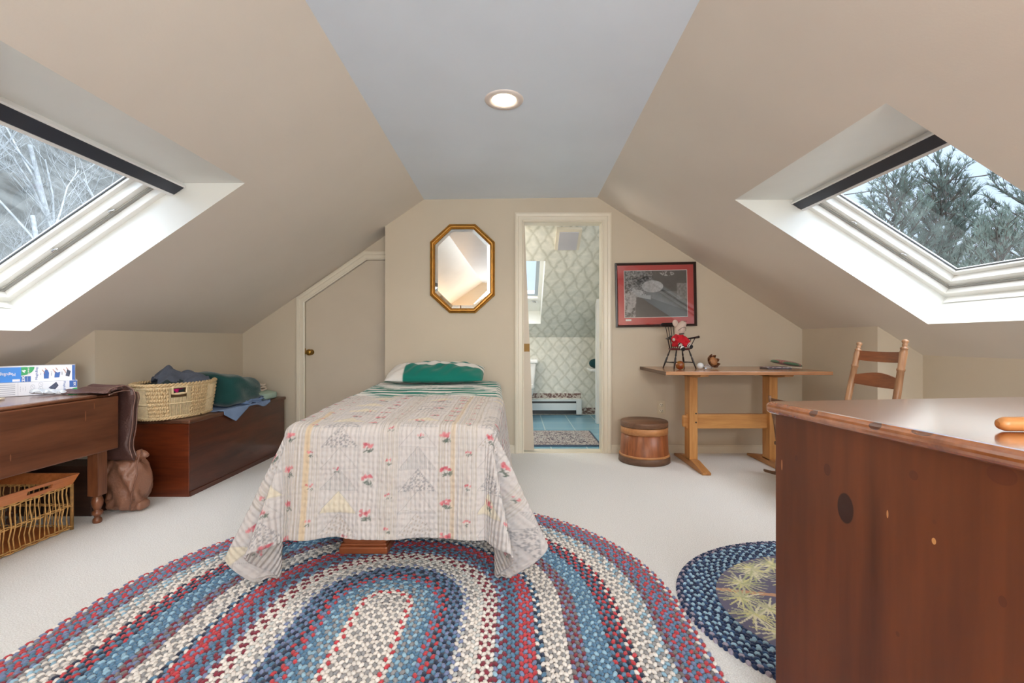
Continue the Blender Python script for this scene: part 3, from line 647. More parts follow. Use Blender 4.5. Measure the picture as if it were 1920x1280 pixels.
BANDS = [(.085, cWh, cWh, cG), (.117, cWh, cR, cWh), (.15, cS, cLB, cG), (.18, cS, cLB, cS), (.215, cR, cS, cPe), (.245, cR, cN, cS), (.29, cN, cS, cPe), (.315, cPe, cWh, cLG), (.35, cWh, cG, cWh), (.375, cWh, cLG, cWh),
    (.43, cWh, cMR, cWh), (.455, cMR, cLB, cPe), (.49, cS, cS, cMR), (.54, cR, cPe, cR), (.585, cN, cWh, cS), (.65, cWh, cG, cWh), (.70, cMR, cGB, cPe), (.79, cS, cS, cLB), (.83, cR, cN, cS), (.86, cR, cWh, cN), (.93, cWh, cWh, cG), (.96, cLB, cWh, cG),
    (1.0, cGB, cMR, cPe), (1.04, cPe, cR, cS), (1.075, cPe, cR, cGB), (1.2, cPe, cWh, cR)]
RW = .0262; rings = []
ycap, ybot, xc = 1.75, .55, -.485
for k in range(42):
    r_ = (k+.5)*RW; th = np.linspace(0, PI, max(8, int(r_*60)+6))
    top = np.stack([xc+r_*np.cos(th), ycap+r_*np.sin(th)], 1); bot = np.stack([xc-r_*np.cos(th), ybot-r_*np.sin(th)], 1)
    rings.append((np.concatenate([top, bot]), k))
def colr(k, st, rg):
    r_ = (k+.5)*RW; b = [q for q in BANDS if r_ <= q[0]][0]; return np.stack([b[1], b[2], b[3]])[st]
V, Fq, C = lobes(rings, .0215, RW, .0105, colr, 1)
m_braid = tintmat('braided_wool', .9, .3, .5, 260)
rug = thing('braided_rug', 'large oval braided rug in red, blue and white bands under the bed foot', 'rug', (0, 0, .0))
npmesh('braids', V, quad2tri(Fq), m_braid, rug, C)
m = M(); th = [PI*i/40 for i in range(41)]
m.prism([(xc+1.092*math.cos(t), ycap+1.092*math.sin(t), .0005) for t in th]+[(xc-1.092*math.cos(t), ybot-1.092*math.sin(t), .0005) for t in th], (0, 0, .004))
m.build('backing', mat('rug_backing', L(92, 90, 96), .95, .3, 60), rug)
# small oval rug with pictorial centre
ex, ey, ea, eb = 1.30, 1.72, .68, .58
nb_ = 6; bw_ = .0245; rings = []; tt = np.linspace(0, 2*PI, 181)[:-1]
def epts(off):
    a, b = ea-nb_*bw_, eb-nb_*bw_; x, y = a*np.cos(tt), b*np.sin(tt); nx, ny = np.cos(tt)/a, np.sin(tt)/b; q = np.hypot(nx, ny)
    return np.stack([ex+x+nx/q*off, ey+y+ny/q*off], 1)
for k in range(nb_): rings.append((epts((k+.5)*bw_), k))
cn, cl_, cm_, cpk = [np.array(L(*q)) for q in ((30, 52, 92), (165, 204, 226), (60, 94, 138), (170, 160, 178))]
def cols(k, st, rg): return np.stack([cn, cl_, [cm_, cn][k % 2]] if k != 5 else [cn, cn, cpk])[st]
V, Fq, C = lobes(rings, .020, bw_, .0105, cols, 2)
r2 = thing('oval_rug', 'small oval rug with blue braided border and pine needle centre', 'rug', (0, 0, 0))
npmesh('braided_border', V, quad2tri(Fq), m_braid, r2, C)
m = M(); bp = epts(nb_*bw_-.01); m.prism([(x, y, .0005) for x, y in bp], (0, 0, .004)); m.build('backing', mat('rug_backing_navy', L(40, 50, 78), .95), r2)
# pictorial centre as a tinted grid
na_, nr_ = 420, 150
A_, Rr = np.meshgrid(np.linspace(0, 2*PI, na_), np.linspace(0, 1, nr_), indexing='ij')
a_, b_ = ea-nb_*bw_, eb-nb_*bw_; X = ex+a_*Rr*np.cos(A_); Y = ey+b_*Rr*np.sin(A_)
Cc = np.empty(X.shape+(3,)); Cc[:] = L(104, 102, 130)
def seg(x0, y0, x1, y1, w, c, taper=True):
    dx, dy = x1-x0, y1-y0; l2 = dx*dx+dy*dy; t = np.clip(((X-x0)*dx+(Y-y0)*dy)/l2, 0, 1); d = np.hypot(X-x0-t*dx, Y-y0-t*dy)
    Cc[d < w*(1-.6*t if taper else 1)] = c
rg = random.Random(8)
br_ = L(206, 160, 128)
for (p, q) in (((.78, 1.86), (1.05, 1.80)), ((1.05, 1.80), (1.25, 1.76)), ((1.25, 1.76), (1.6, 1.9)), ((1.05, 1.8), (1.22, 1.9)), ((1.25, 1.76), (1.5, 1.6))): seg(*p, *q, .012, br_, False)
def spray(cx_, cy_, n, ln):
    for i in range(n):
        a = 2*PI*i/n+rg.uniform(-.1, .1); l_ = ln*rg.uniform(.65, 1.1)
        seg(cx_, cy_, cx_+l_*math.cos(a), cy_+l_*math.sin(a), .0055, L(*rg.choice([(222, 220, 160), (205, 205, 170), (235, 232, 205), (190, 196, 150)])))
for i in range(20):
    a = 2*PI*i/20+.1; spray(ex+a_*.83*math.cos(a), ey+b_*.83*math.sin(a), 20, .10)
for (x, y) in ((.93, 1.72), (.98, 1.58), (1.12, 1.92), (1.02, 2.02), (1.14, 1.68), (1.3, 1.95), (1.45, 1.7), (1.6, 1.75), (1.2, 1.4)): spray(x, y, 18, .085)
for (x, y) in ((1.12, 1.58), (1.25, 1.86), (1.35, 1.5)):
    for k in range(7): seg(x, y, x+.09*math.cos(k*.25-.5), y+.09*math.sin(k*.25-.5), .012, L(225, 228, 236))
V = np.stack([X.ravel(), Y.ravel(), np.full(X.size, .0078)], 1)
npmesh('pictorial_centre', V, gridfaces(na_, nr_), tintmat('hooked_wool', .95, .2, .5, 500), r2, Cc.reshape(-1, 3))
# ---------------------------------------------------------------- bed
LE = ([1.98, 2.5, 2.96, 3.67, 4.09], [-.945, -1.01, -1.05, -1.13, -1.15])
RE = ([1.98, 2.5, 2.96, 3.67, 4.09], [-.095, -.09, -.09, -.12, -.14])
YF = 1.985; ZT = .64
bed = thing('bed', 'narrow single bed with its head against the back wall', 'bed', (0, 0, 0))
def slab(name, z0, z1, ins, mt, bev):
    ys = [YF+ins+.02, 2.5, 2.96, 3.67, 4.08]; m = M()
    pl = [(np.interp(y, *LE)+ins, y, z0) for y in ys]+[(np.interp(y, *RE)-ins, y, z0) for y in ys[::-1]]
    m.prism(pl[::-1], (0, 0, z1-z0)); return m.build(name, mt, bed, bev)
slab('mattress', .40, .615, .03, mat('ticking', L(225, 222, 216), .8, .05), .04)
slab('box_spring', .22, .40, .035, mat('box_spring_cloth', L(60, 58, 60), .9, .05), .01)
slab('bed_frame', .18, .22, .03, m_black, .004)
for (x, y) in ((-.87, 2.35), (-.20, 2.35), (-1.03, 3.9), (-.24, 3.9)):
    m = M(); m.lathe([(.018, .013), (.022, .02), (.02, .18)], (x, y, 0), 12); m.build('leg', m_black, bed)
# cloth draped over the bed outline
def drape(A0, A1, B0, B1, na, nb, ztop, rho, hem_len, ear, seed, foot=True, lift=0., wr=1.):
    """A0/A1: overhang left/right; B0: overhang past the foot (negative v) or start; B1: end v. returns V, (a,b)"""
    tA = np.linspace(0, 1, na); tB = np.linspace(B0, B1, nb); V = np.zeros((na, nb, 3)); UV = np.zeros((na, nb, 2))
    W0 = .92
    for j, b in enumerate(tB):
        y = YF+max(b, 0); l, r = np.interp(y, *LE)+.03, np.interp(y, *RE)-.03; c = (l+r)/2; hw = (r-l)/2
        a = -(A0+W0/2)+(A0+A1+W0)*tA; sc = hw/(W0/2)
        inside = np.abs(a) <= W0/2
        s = np.where(a < 0, -a-W0/2, a-W0/2); s = np.maximum(s, 0); sg = np.sign(a)
        xx = c+np.clip(a*sc, -hw, hw); sb = max(-b, 0)
        rad = np.hypot(s, sb); th = np.arctan2(sb, np.maximum(s, 1e-9))         # 0 = sideways, 90 = out over the foot
        th = np.where((s <= 0) & (sb > 0), PI/2, th); ux = np.cos(th)*sg; uy = -np.sin(th)
        bend = np.minimum(rad/rho, PI/2); outw = rho*np.sin(bend); drop = rho*(1-np.cos(bend)); rem = np.maximum(rad-rho*PI/2, 0)
        corner = np.sin(2*th)*(s > 0)*(sb > 0)
        dg = np.degrees(th); ac = np.clip(a, -W0/2, W0/2); st2, ct2 = np.sin(th)**2, np.cos(th)**2
        fl_ = .09+wr*.03*np.sin(y*13+seed)*ct2*(s > 0)+wr*(.045*np.sin(ac*15+seed*2)+.02*np.sin(ac*31+1))*np.where(s > 0, st2, 1.)*(sb > 0)
        lobe = (np.exp(-((dg-24)/12)**2)+np.exp(-((dg-66)/11)**2)-.35*np.exp(-((dg-45)/9)**2))*(s > 0)*(sb > 0)
        fl_ = fl_+ear(sg)*lobe
        o2 = outw+rem*fl_; dz = drop+rem*np.sqrt(np.maximum(1-np.minimum(fl_, .9)**2, .1))
        z = ztop-dz+lift
        zmin = .022+.012*np.sin(a*31)**2
        over = np.maximum(zmin-z, 0); z = np.maximum(z, zmin); o2 = o2+over*.8
        V[:, j, 0] = xx+ux*o2; V[:, j, 1] = y+uy*o2; V[:, j, 2] = z
        UV[:, j, 0] = a; UV[:, j, 1] = b
    return V, UV
def wave(V, UV, amp, seed):
    a, b = UV[..., 0], UV[..., 1]
    top = (np.abs(a) < .5) & (b > 0)
    d = np.sin(a*9+seed)*np.sin(b*7+seed*1.7)+.5*np.sin(a*23+b*11+seed)+.4*np.sin(b*31-a*13)
    V[..., 2] += np.where(V[..., 2] > .3, d*amp, 0)
    return V
V, UV = drape(.54, .51, -.485, .975, 460, 370, ZT, .055, .5, lambda sg: np.where(sg < 0, .30, .36), 1.0)
a, b = UV[..., 0], UV[..., 1]
nfn = lambda x, y, s: (np.sin(x*12.9898*s+y*78.233*s)*43758.5453) % 1
V = wave(V, UV, .0035, .6)
pf = np.sin(a*2*PI/.034)*np.sin(b*2*PI/.03)*.0011+.0014*np.sin(a*61+3*np.sin(b*23))*np.sin(b*47+2*np.sin(a*31))
V[..., 2] += np.where((b > 0) & (np.abs(a) < .44), pf, 0)
wr_ = .0035*np.sin(b*38+4*np.sin(a*5.3))*np.sin(a*11+1)+.006*np.sin(a*27+2*np.sin(b*9))*np.clip(-b/.45, 0, 1)
V[..., 1] += np.where((b < -.09) & (np.abs(a) < .46), (pf+wr_)*np.clip((-b-.09)/.08, 0, 1)*np.clip((.46-np.abs(a))/.08, 0, 1), 0)
# patchwork colours: geese columns, rose strips, ticking strips
base = np.empty(a.shape+(3,)); base[:] = L(209, 203, 201)
per = .375; u = (a+.325) % per; colid = np.floor((a+.325)/per).astype(int)
def hsh(i, j, k=0): return (np.sin(i*12.9898+j*78.233+k*37.719+4.1)*43758.5453) % 1
cream, grey_, dk, pk, pk2, gn, tan = [np.array(L(*q)) for q in ((232, 219, 182), (205, 205, 206), (124, 126, 134), (218, 132, 138), (196, 84, 100), (98, 110, 102), (214, 190, 156))]
g = u < .18; gu = u/.18; gp = .088; gv = ((b+1)/gp); gj = np.floor(gv).astype(int); gf = 1-(gv-gj)
tri = g & (np.abs(gu-.5) < .5*gf*.98+.0) ; kind = hsh(colid, gj)
speck = np.sin(a*620+np.sin(b*410)*2)*np.sin(b*700+np.sin(a*520)*2)
def put(mask, col, al=1.): base[mask] = base[mask]*(1-al)+np.asarray(col)*al
put(tri & (kind < .25), cream, .5)
put(tri & (kind >= .28) & (kind < .5) & (speck > .12), dk, .6)
put(tri & (kind >= .5) & (kind < .68) & ((np.floor(a/.0045) % 2) == 0), grey_*.7, .6)
put(tri & (kind >= .68) & (kind < .84) & (np.sin(a*240+b*90)*np.sin(b*260-a*120) > .5), np.array(L(150, 132, 110)), .5)
ed = g & (np.abs(np.abs(gu-.5)-.5*gf) < .012); put(ed, dk, .35)
put(g & ((gf < .03) | (gf > .97)), dk, .18); put((np.abs(u-.18) < .0016) | (u < .0018) | (np.abs(u-.285) < .0016), dk, .28)
ts = (u > .285); stripe = (np.floor(a/.0052) % 2) == 0
put(ts & stripe, np.array(L(186, 176, 160)), .45)
t2 = (u > .18) & (u <= .285) & (colid % 2 != 0); put(t2 & ((np.floor(a/.007) % 2) == 0), np.array(L(180, 168, 150)), .45)
put((a < -.375) & (a > -.40) & (b < .3), tan, .8); put((a > .30) & (a < .318), tan, .5)
def blob(ax, bx_, r1, r2, col, al=.9, ang=0):
    i0, i1 = np.searchsorted(UV[:, 0, 0], [ax-.05, ax+.05]); j0, j1 = np.searchsorted(UV[0, :, 1], [bx_-.05, bx_+.05])
    if i1 <= i0 or j1 <= j0: return
    A = a[i0:i1, j0:j1]-ax; B = b[i0:i1, j0:j1]-bx_; ca, sa = math.cos(ang), math.sin(ang); k = ((A*ca+B*sa)/r1)**2+((-A*sa+B*ca)/r2)**2 < 1
    s_ = base[i0:i1, j0:j1]; s_[k] = s_[k]*(1-al)+np.asarray(col)*al
rr_ = random.Random(3)
def rose(ax, bx_, big):
    k = 1. if big else .62
    for i in range(11 if big else 5):
        blob(ax+rr_.uniform(-.026, .022)*k, bx_+rr_.uniform(-.004, .013)*k, .0075*k, .006*k, pk if rr_.random() < .6 else pk2, .75)
    for i in range(9 if big else 5):
        blob(ax+rr_.uniform(-.012, .026)*k, bx_-.016*k+rr_.uniform(-.008, .006)*k, .010*k, .0028*k, gn, .75, rr_.uniform(-1.2, 1.2))
for ci in range(-4, 5):
    for bj in range(-5, 9):
        rose(-.325+ci*per+.225, bj*.135+.02+.04*(ci % 2), True)
        rose(-.325+ci*per+.33, bj*.135-.04+.03*(ci % 2), False)
        if hsh(np.array(ci), np.array(bj), 3) > .55: rose(-.325+ci*per+.07+.06*rr_.random(), bj*.135+.06, rr_.random() < .5)
m_quilt = tintmat('patchwork_cotton', .88, .15, .85, 90, uvbump=14, var=.04)
qo = npmesh('patchwork_quilt', V.reshape(-1, 3), gridfaces(*a.shape), m_quilt, None, base.reshape(-1, 3), UV.reshape(-1, 2))
s_ = qo.modifiers.new('t', 'SOLIDIFY'); s_.thickness = .007; s_.offset = -1
tag(qo, 'white patchwork quilt with pink roses draped over the bed foot', 'quilt')
# striped top sheet
V, UV = drape(.46, .52, .93, 2.09, 260, 240, ZT-.006, .045, .5, lambda sg: 0*sg, 3.0, lift=0)
a, b = UV[..., 0], UV[..., 1]; V = wave(V, UV, .003, 2.2)
fold = .004*np.sin(b*70+np.sin(a*8)*1.4); V[..., 2] += np.where(np.abs(a) < .46, fold, 0)
te, wh = np.array(L(0, 122, 108)), np.array(L(232, 228, 224)); base = np.empty(a.shape+(3,)); base[:] = wh
bb = b+.012*np.sin(a*4.2)+.004*np.sin(a*17); sb_ = (bb*1.0 % .16)
put(sb_ < .012, te*.8); put((sb_ > .035) & (sb_ < .085), te); put((sb_ > .115) & (sb_ < .125), te*.9)
so = npmesh('striped_sheet', V.reshape(-1, 3), gridfaces(*a.shape), tintmat('sheet_cotton', .8, .15, .2, 120, var=.03), None, base.reshape(-1, 3), UV.reshape(-1, 2))
s_ = so.modifiers.new('t', 'SOLIDIFY'); s_.thickness = .002; s_.offset = -1
tag(so, 'teal and white striped sheet folded back above the quilt', 'sheet')
# pillow
nu, nv = 120, 80; U_, V_ = np.meshgrid(np.linspace(-1, 1, nu), np.linspace(-1, 1, nv), indexing='ij')
def pillow_side(sg):
    t = (1-np.abs(U_)**2.6)*(1-np.abs(V_)**2.4); h_ = np.maximum(t, 0)**.55
    pin = 1-.06*(np.abs(U_)**2*np.abs(V_)**2)-.04*(1-np.abs(U_))*np.abs(V_)**2
    x = U_*.41*(1-.05*(1-V_**2)*np.abs(U_)**6)*pin; y = V_*.20*pin
    z = sg*h_*(.085 if sg > 0 else .045)+.008*np.sin(U_*9+V_*5)*h_*(sg > 0)+.005*np.sin(U_*22-V_*9)*h_
    return np.stack([x, y, z], -1)
tp, bt_ = pillow_side(1), pillow_side(-1)
V = np.concatenate([tp.reshape(-1, 3), bt_.reshape(-1, 3)]); f1 = gridfaces(nu, nv); f2 = gridfaces(nu, nv)[:, ::-1]+nu*nv
base = np.empty((nu, nv, 3)); base[:] = te*.95
put(U_ < -.62, wh); vv = V_+.06*np.sin(U_*3)
put((U_ > -.6) & (vv > -.02) & (vv < .38), wh); put((U_ > -.6) & (vv > .55) & (vv < .8), wh); put((np.abs(U_+.61) < .012), np.array(L(190, 205, 200)))
Cp = np.concatenate([base.reshape(-1, 3)]*2)
pil = npmesh('pillow', V, np.concatenate([f1, f2]), tintmat('pillow_cotton', .8, .2, .2, 90, var=.04), None, Cp)
pil.location = (-.65, 3.885, .715); pil.rotation_euler = (math.radians(13), 0, math.radians(1)); tag(pil, 'teal and white striped pillow at the head of the bed', 'pillow')
# wooden box below the foot of the bed
wb = thing('wooden_box', 'reddish wooden box with moulded base beneath the bed foot', 'box', (-.695, 2.135+.12, .012))
w_box = wood('box_wood', L(120, 62, 36), L(176, 100, 62), 'x', 1, .35)
m = M(); m.box(-.10, .10, -.10, .10, .03, .155); m.build('body', w_box, wb, .02, 0, 4)
m = M(); m.box(-.112, .112, -.112, .112, 0, .035); m.build('base_moulding', w_box, wb, .008); m = M(); m.box(-.105, .105, -.105, .105, .035, .048); m.build('upper_moulding', w_box, wb, .005)
# ---------------------------------------------------------------- mirror and picture
def octa(w, h, cx_, cz_): return [(x*w/2+cx_, z*h/2+cz_) for x, z in ((-.40, 1), (.40, 1), (1, .60), (1, -.60), (.40, -1), (-.40, -1), (-1, -.60), (-1, .60))]
mc = P(867.5, 504, DW); mw, mh = 121/F*DW, 166/F*DW
mir = thing('mirror', 'octagonal gold framed mirror hanging on the wall above the bed', 'mirror', (mc.x, DW, mc.z))
m = M(); prof = [(1.0, .0), (1.0, -.018), (.965, -.026), (.945, -.020), (.93, -.030), (.90, -.030), (.885, -.016), (.87, -.018), (.85, -.012)]
vs = []; 
for (s_, y) in prof:
    ins = (1-s_)*mw*.5; pts = octa(mw-2*ins, mh-2*ins, 0, 0); vs += [(x, y, z) for x, z in pts]
fs = [(i*8+j, i*8+(j+1) % 8, (i+1)*8+(j+1) % 8, (i+1)*8+j) for i in range(len(prof)-1) for j in range(8)]
m.add(vs, fs); m.build('frame', mat('gilt', L(190, 142, 70), .38, .12, 25, metal=.75), mir)
def mirmat():
    m, n, b = nmat('mirror_silver'); b.inputs['Base Color'].default_value = (.86, .86, .84, 1); b.inputs['Metallic'].default_value = 1; b.inputs['Roughness'].default_value = .015; return m
mm_ = mirmat(); ins = .15*mw/2
o8 = octa(mw-2*ins, mh-2*ins, 0, 0); i8 = octa(mw-2*ins-.05, mh-2*ins-.05, 0, 0)
m = M(); m.add([(x, -.009, z) for x, z in o8]+[(x, -.0125, z) for x, z in i8], [(j, (j+1) % 8, 8+(j+1) % 8, 8+j) for j in range(8)]); m.build('bevelled_edge', mm_, mir)
m = M(); m.quad(*[(x, -.0125, z) for x, z in i8]); m.build('glass', mm_, mir)
m_pglass = m_glass.copy(); m_pglass.name = 'picture_glass'
for n_ in m_pglass.node_tree.nodes:
    if n_.type == 'MATH' and n_.operation == 'MULTIPLY_ADD': n_.inputs[2].default_value = .16
    if n_.type == 'BSDF_TRANSPARENT': n_.inputs[0].default_value = (1, 1, 1, 1)
# framed photograph
pc = P(1229, 552.5, DW); pw_, ph_ = 151/F*DW, 120/F*DW
pic = thing('framed_picture', 'black and white photograph in wide red mat and dark frame', 'picture', (pc.x, DW, pc.z)); pic.rotation_euler = (0, -.018, 0)
m = M(); prof = [(0, 0), (0, -.022), (.012, -.024), (.019, -.016), (.021, -.008)]
vs = []
for (i_, y) in prof: vs += [(-pw_/2+i_, y, -ph_/2+i_), (pw_/2-i_, y, -ph_/2+i_), (pw_/2-i_, y, ph_/2-i_), (-pw_/2+i_, y, ph_/2-i_)]
m.add(vs, [(i*4+j, i*4+(j+1) % 4, (i+1)*4+(j+1) % 4, (i+1)*4+j) for i in range(4) for j in range(4)]); m.build('frame', mat('dark_frame', L(48, 32, 26), .35, .1), pic)
hw_, hh_ = pw_/2-.019, ph_/2-.019; px0, px1, pz0, pz1 = -.273, .275, -.195, .212
m = M(); m.box(-hw_, hw_, -.006, -.004, -hh_, hh_); m.build('mat_board', mat('red_mat', L(190, 26, 34), .75), pic)
m = M(); m.box(px0-.004, px1+.004, -.0066, -.006, pz0-.004, pz1+.004); m.build('inner_bevel', m_white, pic)
nu, nv = 260, 200; xs, zs = np.meshgrid(np.linspace(0, 1, nu), np.linspace(0, 1, nv), indexing='ij')
rg2 = np.random.default_rng(4)
def vnoise(n, m_):
    g_ = rg2.random((n+1, m_+1)); x = xs*n; y = zs*m_; i, j = np.minimum(x.astype(int), n-1), np.minimum(y.astype(int), m_-1); fx_, fy_ = x-i, y-j
    return g_[i, j]*(1-fx_)*(1-fy_)+g_[i+1, j]*fx_*(1-fy_)+g_[i, j+1]*(1-fx_)*fy_+g_[i+1, j+1]*fx_*fy_
nz_ = .5*vnoise(60, 45)+.3*vnoise(26, 20)+.2*vnoise(8, 6)
gq = .10+.07*nz_
gq = np.where((xs < .34) | (zs > .82) & (xs < .5) | (zs < .12) & (xs < .5), .03+.42*np.maximum(nz_-.36, 0)*2.2, gq)
gq = np.where((xs > .45) & (zs > .55), .035+.05*nz_, gq); gq = np.where((xs > .84) & (zs > .38) & (zs < .72), .12+.3*nz_*vnoise(50, 40), gq)
gq = np.where((xs > .1) & (zs < .42) & (zs < .62-.5*xs) & (xs > .17), .045+.03*nz_, gq)
gq = np.where((np.hypot((xs-.2)/.10, (zs-.53)/.07) < 1) | (np.hypot((xs-.13)/.055, (zs-.36)/.16) < 1) | (np.hypot((xs-.08)/.045, (zs-.2)/.10) < 1), .28+.45*(nz_-.3), gq)
gq = np.where((np.hypot((xs-.45)/.17, (zs-.66)/.13) < 1), .3+.35*(nz_-.2), gq)
gq = np.where((zs > .36+.0) & (zs < .47) & (xs > .16) & (xs < .42) & (zs > .50-.3*xs), .33, gq)
gq = np.where((np.hypot((xs-.68)/.12, (zs-.93)/.05) < 1) & (nz_ > .5), .35, gq)
Vp = np.stack([px0+(px1-px0)*xs, np.full(xs.shape, -.0068), pz0+(pz1-pz0)*zs], -1).reshape(-1, 3); gq = np.clip(gq, .01, .9)
npmesh('photograph', Vp, gridfaces(nu, nv), tintmat('photo_print', .6, var=.01), pic, np.repeat(gq.reshape(-1, 1), 3, 1)*np.array([[1, 1, 1.04]]))
m = M(); m.box(px0+.005, px0+.055, -.0068, -.006, pz0-.032, pz0-.016); m.build('caption_label', m_white, pic)
m = M(); m.quad((-hw_, -.009, -hh_), (hw_, -.009, -hh_), (hw_, -.009, hh_), (-hw_, -.009, hh_)); m.build('glazing', m_pglass, pic)
# outlet
oc = P(1239.5, 764, DW); t = thing('wall_outlet', 'beige double electrical outlet on the wall beneath the table', 'outlet', (oc.x, DW, oc.z))
m = M(); m.box(-.036, .036, -.006, -.0005, -.058, .058); m.build('cover_plate', mat('outlet_plate', L(212, 200, 176), .4), t, .002)
for z in (-.026, .026):
    m = M(); m.lathe([(0, .009), (.015, .009), (.017, .0)], (0, -.001, z), 20, (0, -1, 0)); r_ = m.build('receptacle', mat('outlet_face', L(232, 224, 206), .4), t)
    m = M(); m.box(-.008, -.005, -.011, -.0095, z-.002, z+.009); m.box(.005, .008, -.011, -.0095, z-.002, z+.009); m.ball((0, -.010, z-.009), .003, 8); m.build('slots', m_black, r_)
# ---------------------------------------------------------------- trestle table and what stands on it
w_tr = wood('trestle_pine', L(176, 118, 62), L(214, 160, 98), 'z', 1, .4)
w_trx = wood('trestle_pine_long', L(176, 118, 62), L(214, 160, 98), 'x', 1, .4)
w_try = wood('trestle_pine_deep', L(160, 104, 56), L(200, 146, 88), 'y', 1, .4)
w_top = wood('trestle_top', L(150, 100, 68), L(196, 146, 106), 'x', 1, .22, .3)
tx0, tx1, ty0, ty1, tz = 1.085, 2.295, 3.385, 4.075, .765
tt_ = thing('trestle_table', 'light pine trestle table against the back wall', 'table', ((tx0+tx1)/2, 3.75, 0)); ox, oy = (tx0+tx1)/2, 3.75
m = M(); m.box(tx0-ox, tx1-ox, ty0-oy, ty1-oy, tz-.026, tz); m.build('tabletop', w_top, tt_, .003)
m = M(); m.box(tx0-ox-.002, tx0-ox+.004, ty0-oy, ty1-oy, tz-.027, tz-.001); m.build('end_edge', wood('dark_end_grain', L(82, 60, 46), L(112, 84, 64), 'y', 1, .5), tt_)
for X in (1.405, 2.035):
    x = X-ox
    m = M(); m.prism([(x-.032, -.055, .04), (x+.032, -.055, .04), (x+.032, .055, .04), (x-.032, .055, .04)], (0, 0, tz-.065)); m.build('post', w_tr, tt_, .003)
    m = M(); m.prism([(x-.032, -.31, .0), (x-.032, -.31, .018), (x-.032, -.10, .055), (x-.032, .10, .055), (x-.032, .31, .018), (x-.032, .31, 0)], (.064, 0, 0)); m.build('foot', w_try, tt_, .003)
    m = M(); m.prism([(x-.032, -.28, tz-.027), (x-.032, -.26, tz-.045), (x-.032, -.12, tz-.062), (x-.032, .12, tz-.062), (x-.032, .26, tz-.045), (x-.032, .28, tz-.027)], (.064, 0, 0)); m.build('cleat', w_try, tt_, .002)
    for z in (.36, .43):
        m = M(); m.lathe([(0, .004), (.006, .004), (.006, 0)], (x+.018, -.055, z-.045+.03), 10, (0, -1, 0)); m.build('peg', m_black, tt_)
m = M(); m.box(1.36-ox, 2.10-ox, -.02, .02, .29, .405); m.build('stretcher', w_trx, tt_, .003)
m = M(); m.box(1.335-ox, 1.374-ox, -.02, .02, .30, .395); m.build('tenon', w_trx, tt_, .012)
# doll chair
dc = thing('doll_chair', 'small black windsor doll chair standing on the trestle table', 'chair', (1.308, 3.74, tz+.001), math.radians(14))
m_dk = mat('black_lacquer', L(30, 20, 20), .28, .2, 20); m_red = mat('dark_red_lacquer', L(92, 24, 30), .3, .2, 10)
sh = .155
m = M(); m.lathe([(.0, -.008), (.075, -.008), (.088, 0), (.084, .008), (0, .006)], (0, -.0, sh), 28, None, .9); m.build('seat', m_red, dc)
for sx_ in (-1, 1):
    for sy_ in (-1, 1):
        a0 = Vector((sx_*.055, sy_*.045, sh-.006)); a1 = Vector((sx_*.098, sy_*.078, .0)); m = M()
        m.tube([a0.lerp(a1, t_) for t_ in (0, .2, .28, .36, .44, .6, .8, 1)], [.004, .006, .0075, .004, .0075, .008, .006, .0045], 10); m.build('leg', m_dk, dc)
m = M(); m.tube([(-.083, -.066, .05), (-.083, .066, .05)], .004, 8); m.tube([(.083, -.066, .05), (.083, .066, .05)], .004, 8); m.tube([(-.083, 0, .05), (0, 0, .05), (.083, 0, .05)], [.004, .006, .004], 8); m.build('stretcher', m_dk, dc)
arm = [(-.125, -.075, .252), (-.112, -.03, .245), (-.098, .03, .238), (-.06, .066, .236), (0, .078, .236), (.06, .066, .236), (.098, .03, .238), (.112, -.03, .245), (.125, -.075, .252)]
m = M(); m.tube(arm, [.010, .007, .006, .006, .006, .006, .006, .007, .010], 8); m.build('arm_rail', m_dk, dc)
m = M()
for i in range(7):
    t_ = (i-3)/3; m.tube([(t_*.055, .055-.012*abs(t_), sh), (t_*.078, .085-.01*abs(t_), .345)], .0028, 6)
for s in (-1, 1):
    m.tube([(s*.078, -.02, sh), (s*.112, -.045, .245)], .0035, 6); m.tube([(s*.080, .01, sh), (s*.106, .0, .24)], .003, 6)
m.build('spindles', m_dk, dc)
m = M(); m.prism([(-.108, .085, .335), (.108, .085, .335), (.118, .085, .350), (.10, .085, .366), (0, .085, .370), (-.10, .085, .366), (-.118, .085, .350)], (0, .008, 0)); m.build('crest_rail', m_dk, dc, .002)
# plush pig doll sitting in it
m_pink = mat('pink_flannel', L(206, 184, 172), .95, .06, 20, .3, 200); m_rc = mat('red_felt', L(200, 24, 40), .9, .08, 10, .3, 150)
pg = thing('plush_pig', 'plush pig doll in red outfit slumped in the doll chair', 'soft toy', (1.308, 3.74, tz+sh+.008), math.radians(14))
def skin(name, chains, mt, parent, sub=2):
    v, e_, r = [], [], []
    for ch in chains:
        for i, (p, rad) in enumerate(ch):
            if i == 0 and v:
                dmin = min(range(len(v)), key=lambda k: (Vector(v[k])-Vector(p)).length)
                if (Vector(v[dmin])-Vector(p)).length < 1e-5: last = dmin; continue
            v.append(p); r.append(rad)
            if i > 0: e_.append((last, len(v)-1))
            last = len(v)-1
    me = bpy.data.meshes.new(name); me.from_pydata(v, e_, []); me.materials.append(mt)
    ob = bpy.data.objects.new(name, me); COL.objects.link(ob); ob.parent = parent
    k = ob.modifiers.new('k', 'SKIN'); k.use_smooth_shade = True; k.branch_smoothing = .6
    for i, rad in enumerate(r): me.skin_vertices[0].data[i].radius = (rad, rad)
    me.skin_vertices[0].data[0].use_root = True
    k = ob.modifiers.new('s', 'SUBSURF'); k.levels = sub; k.render_levels = sub; return ob
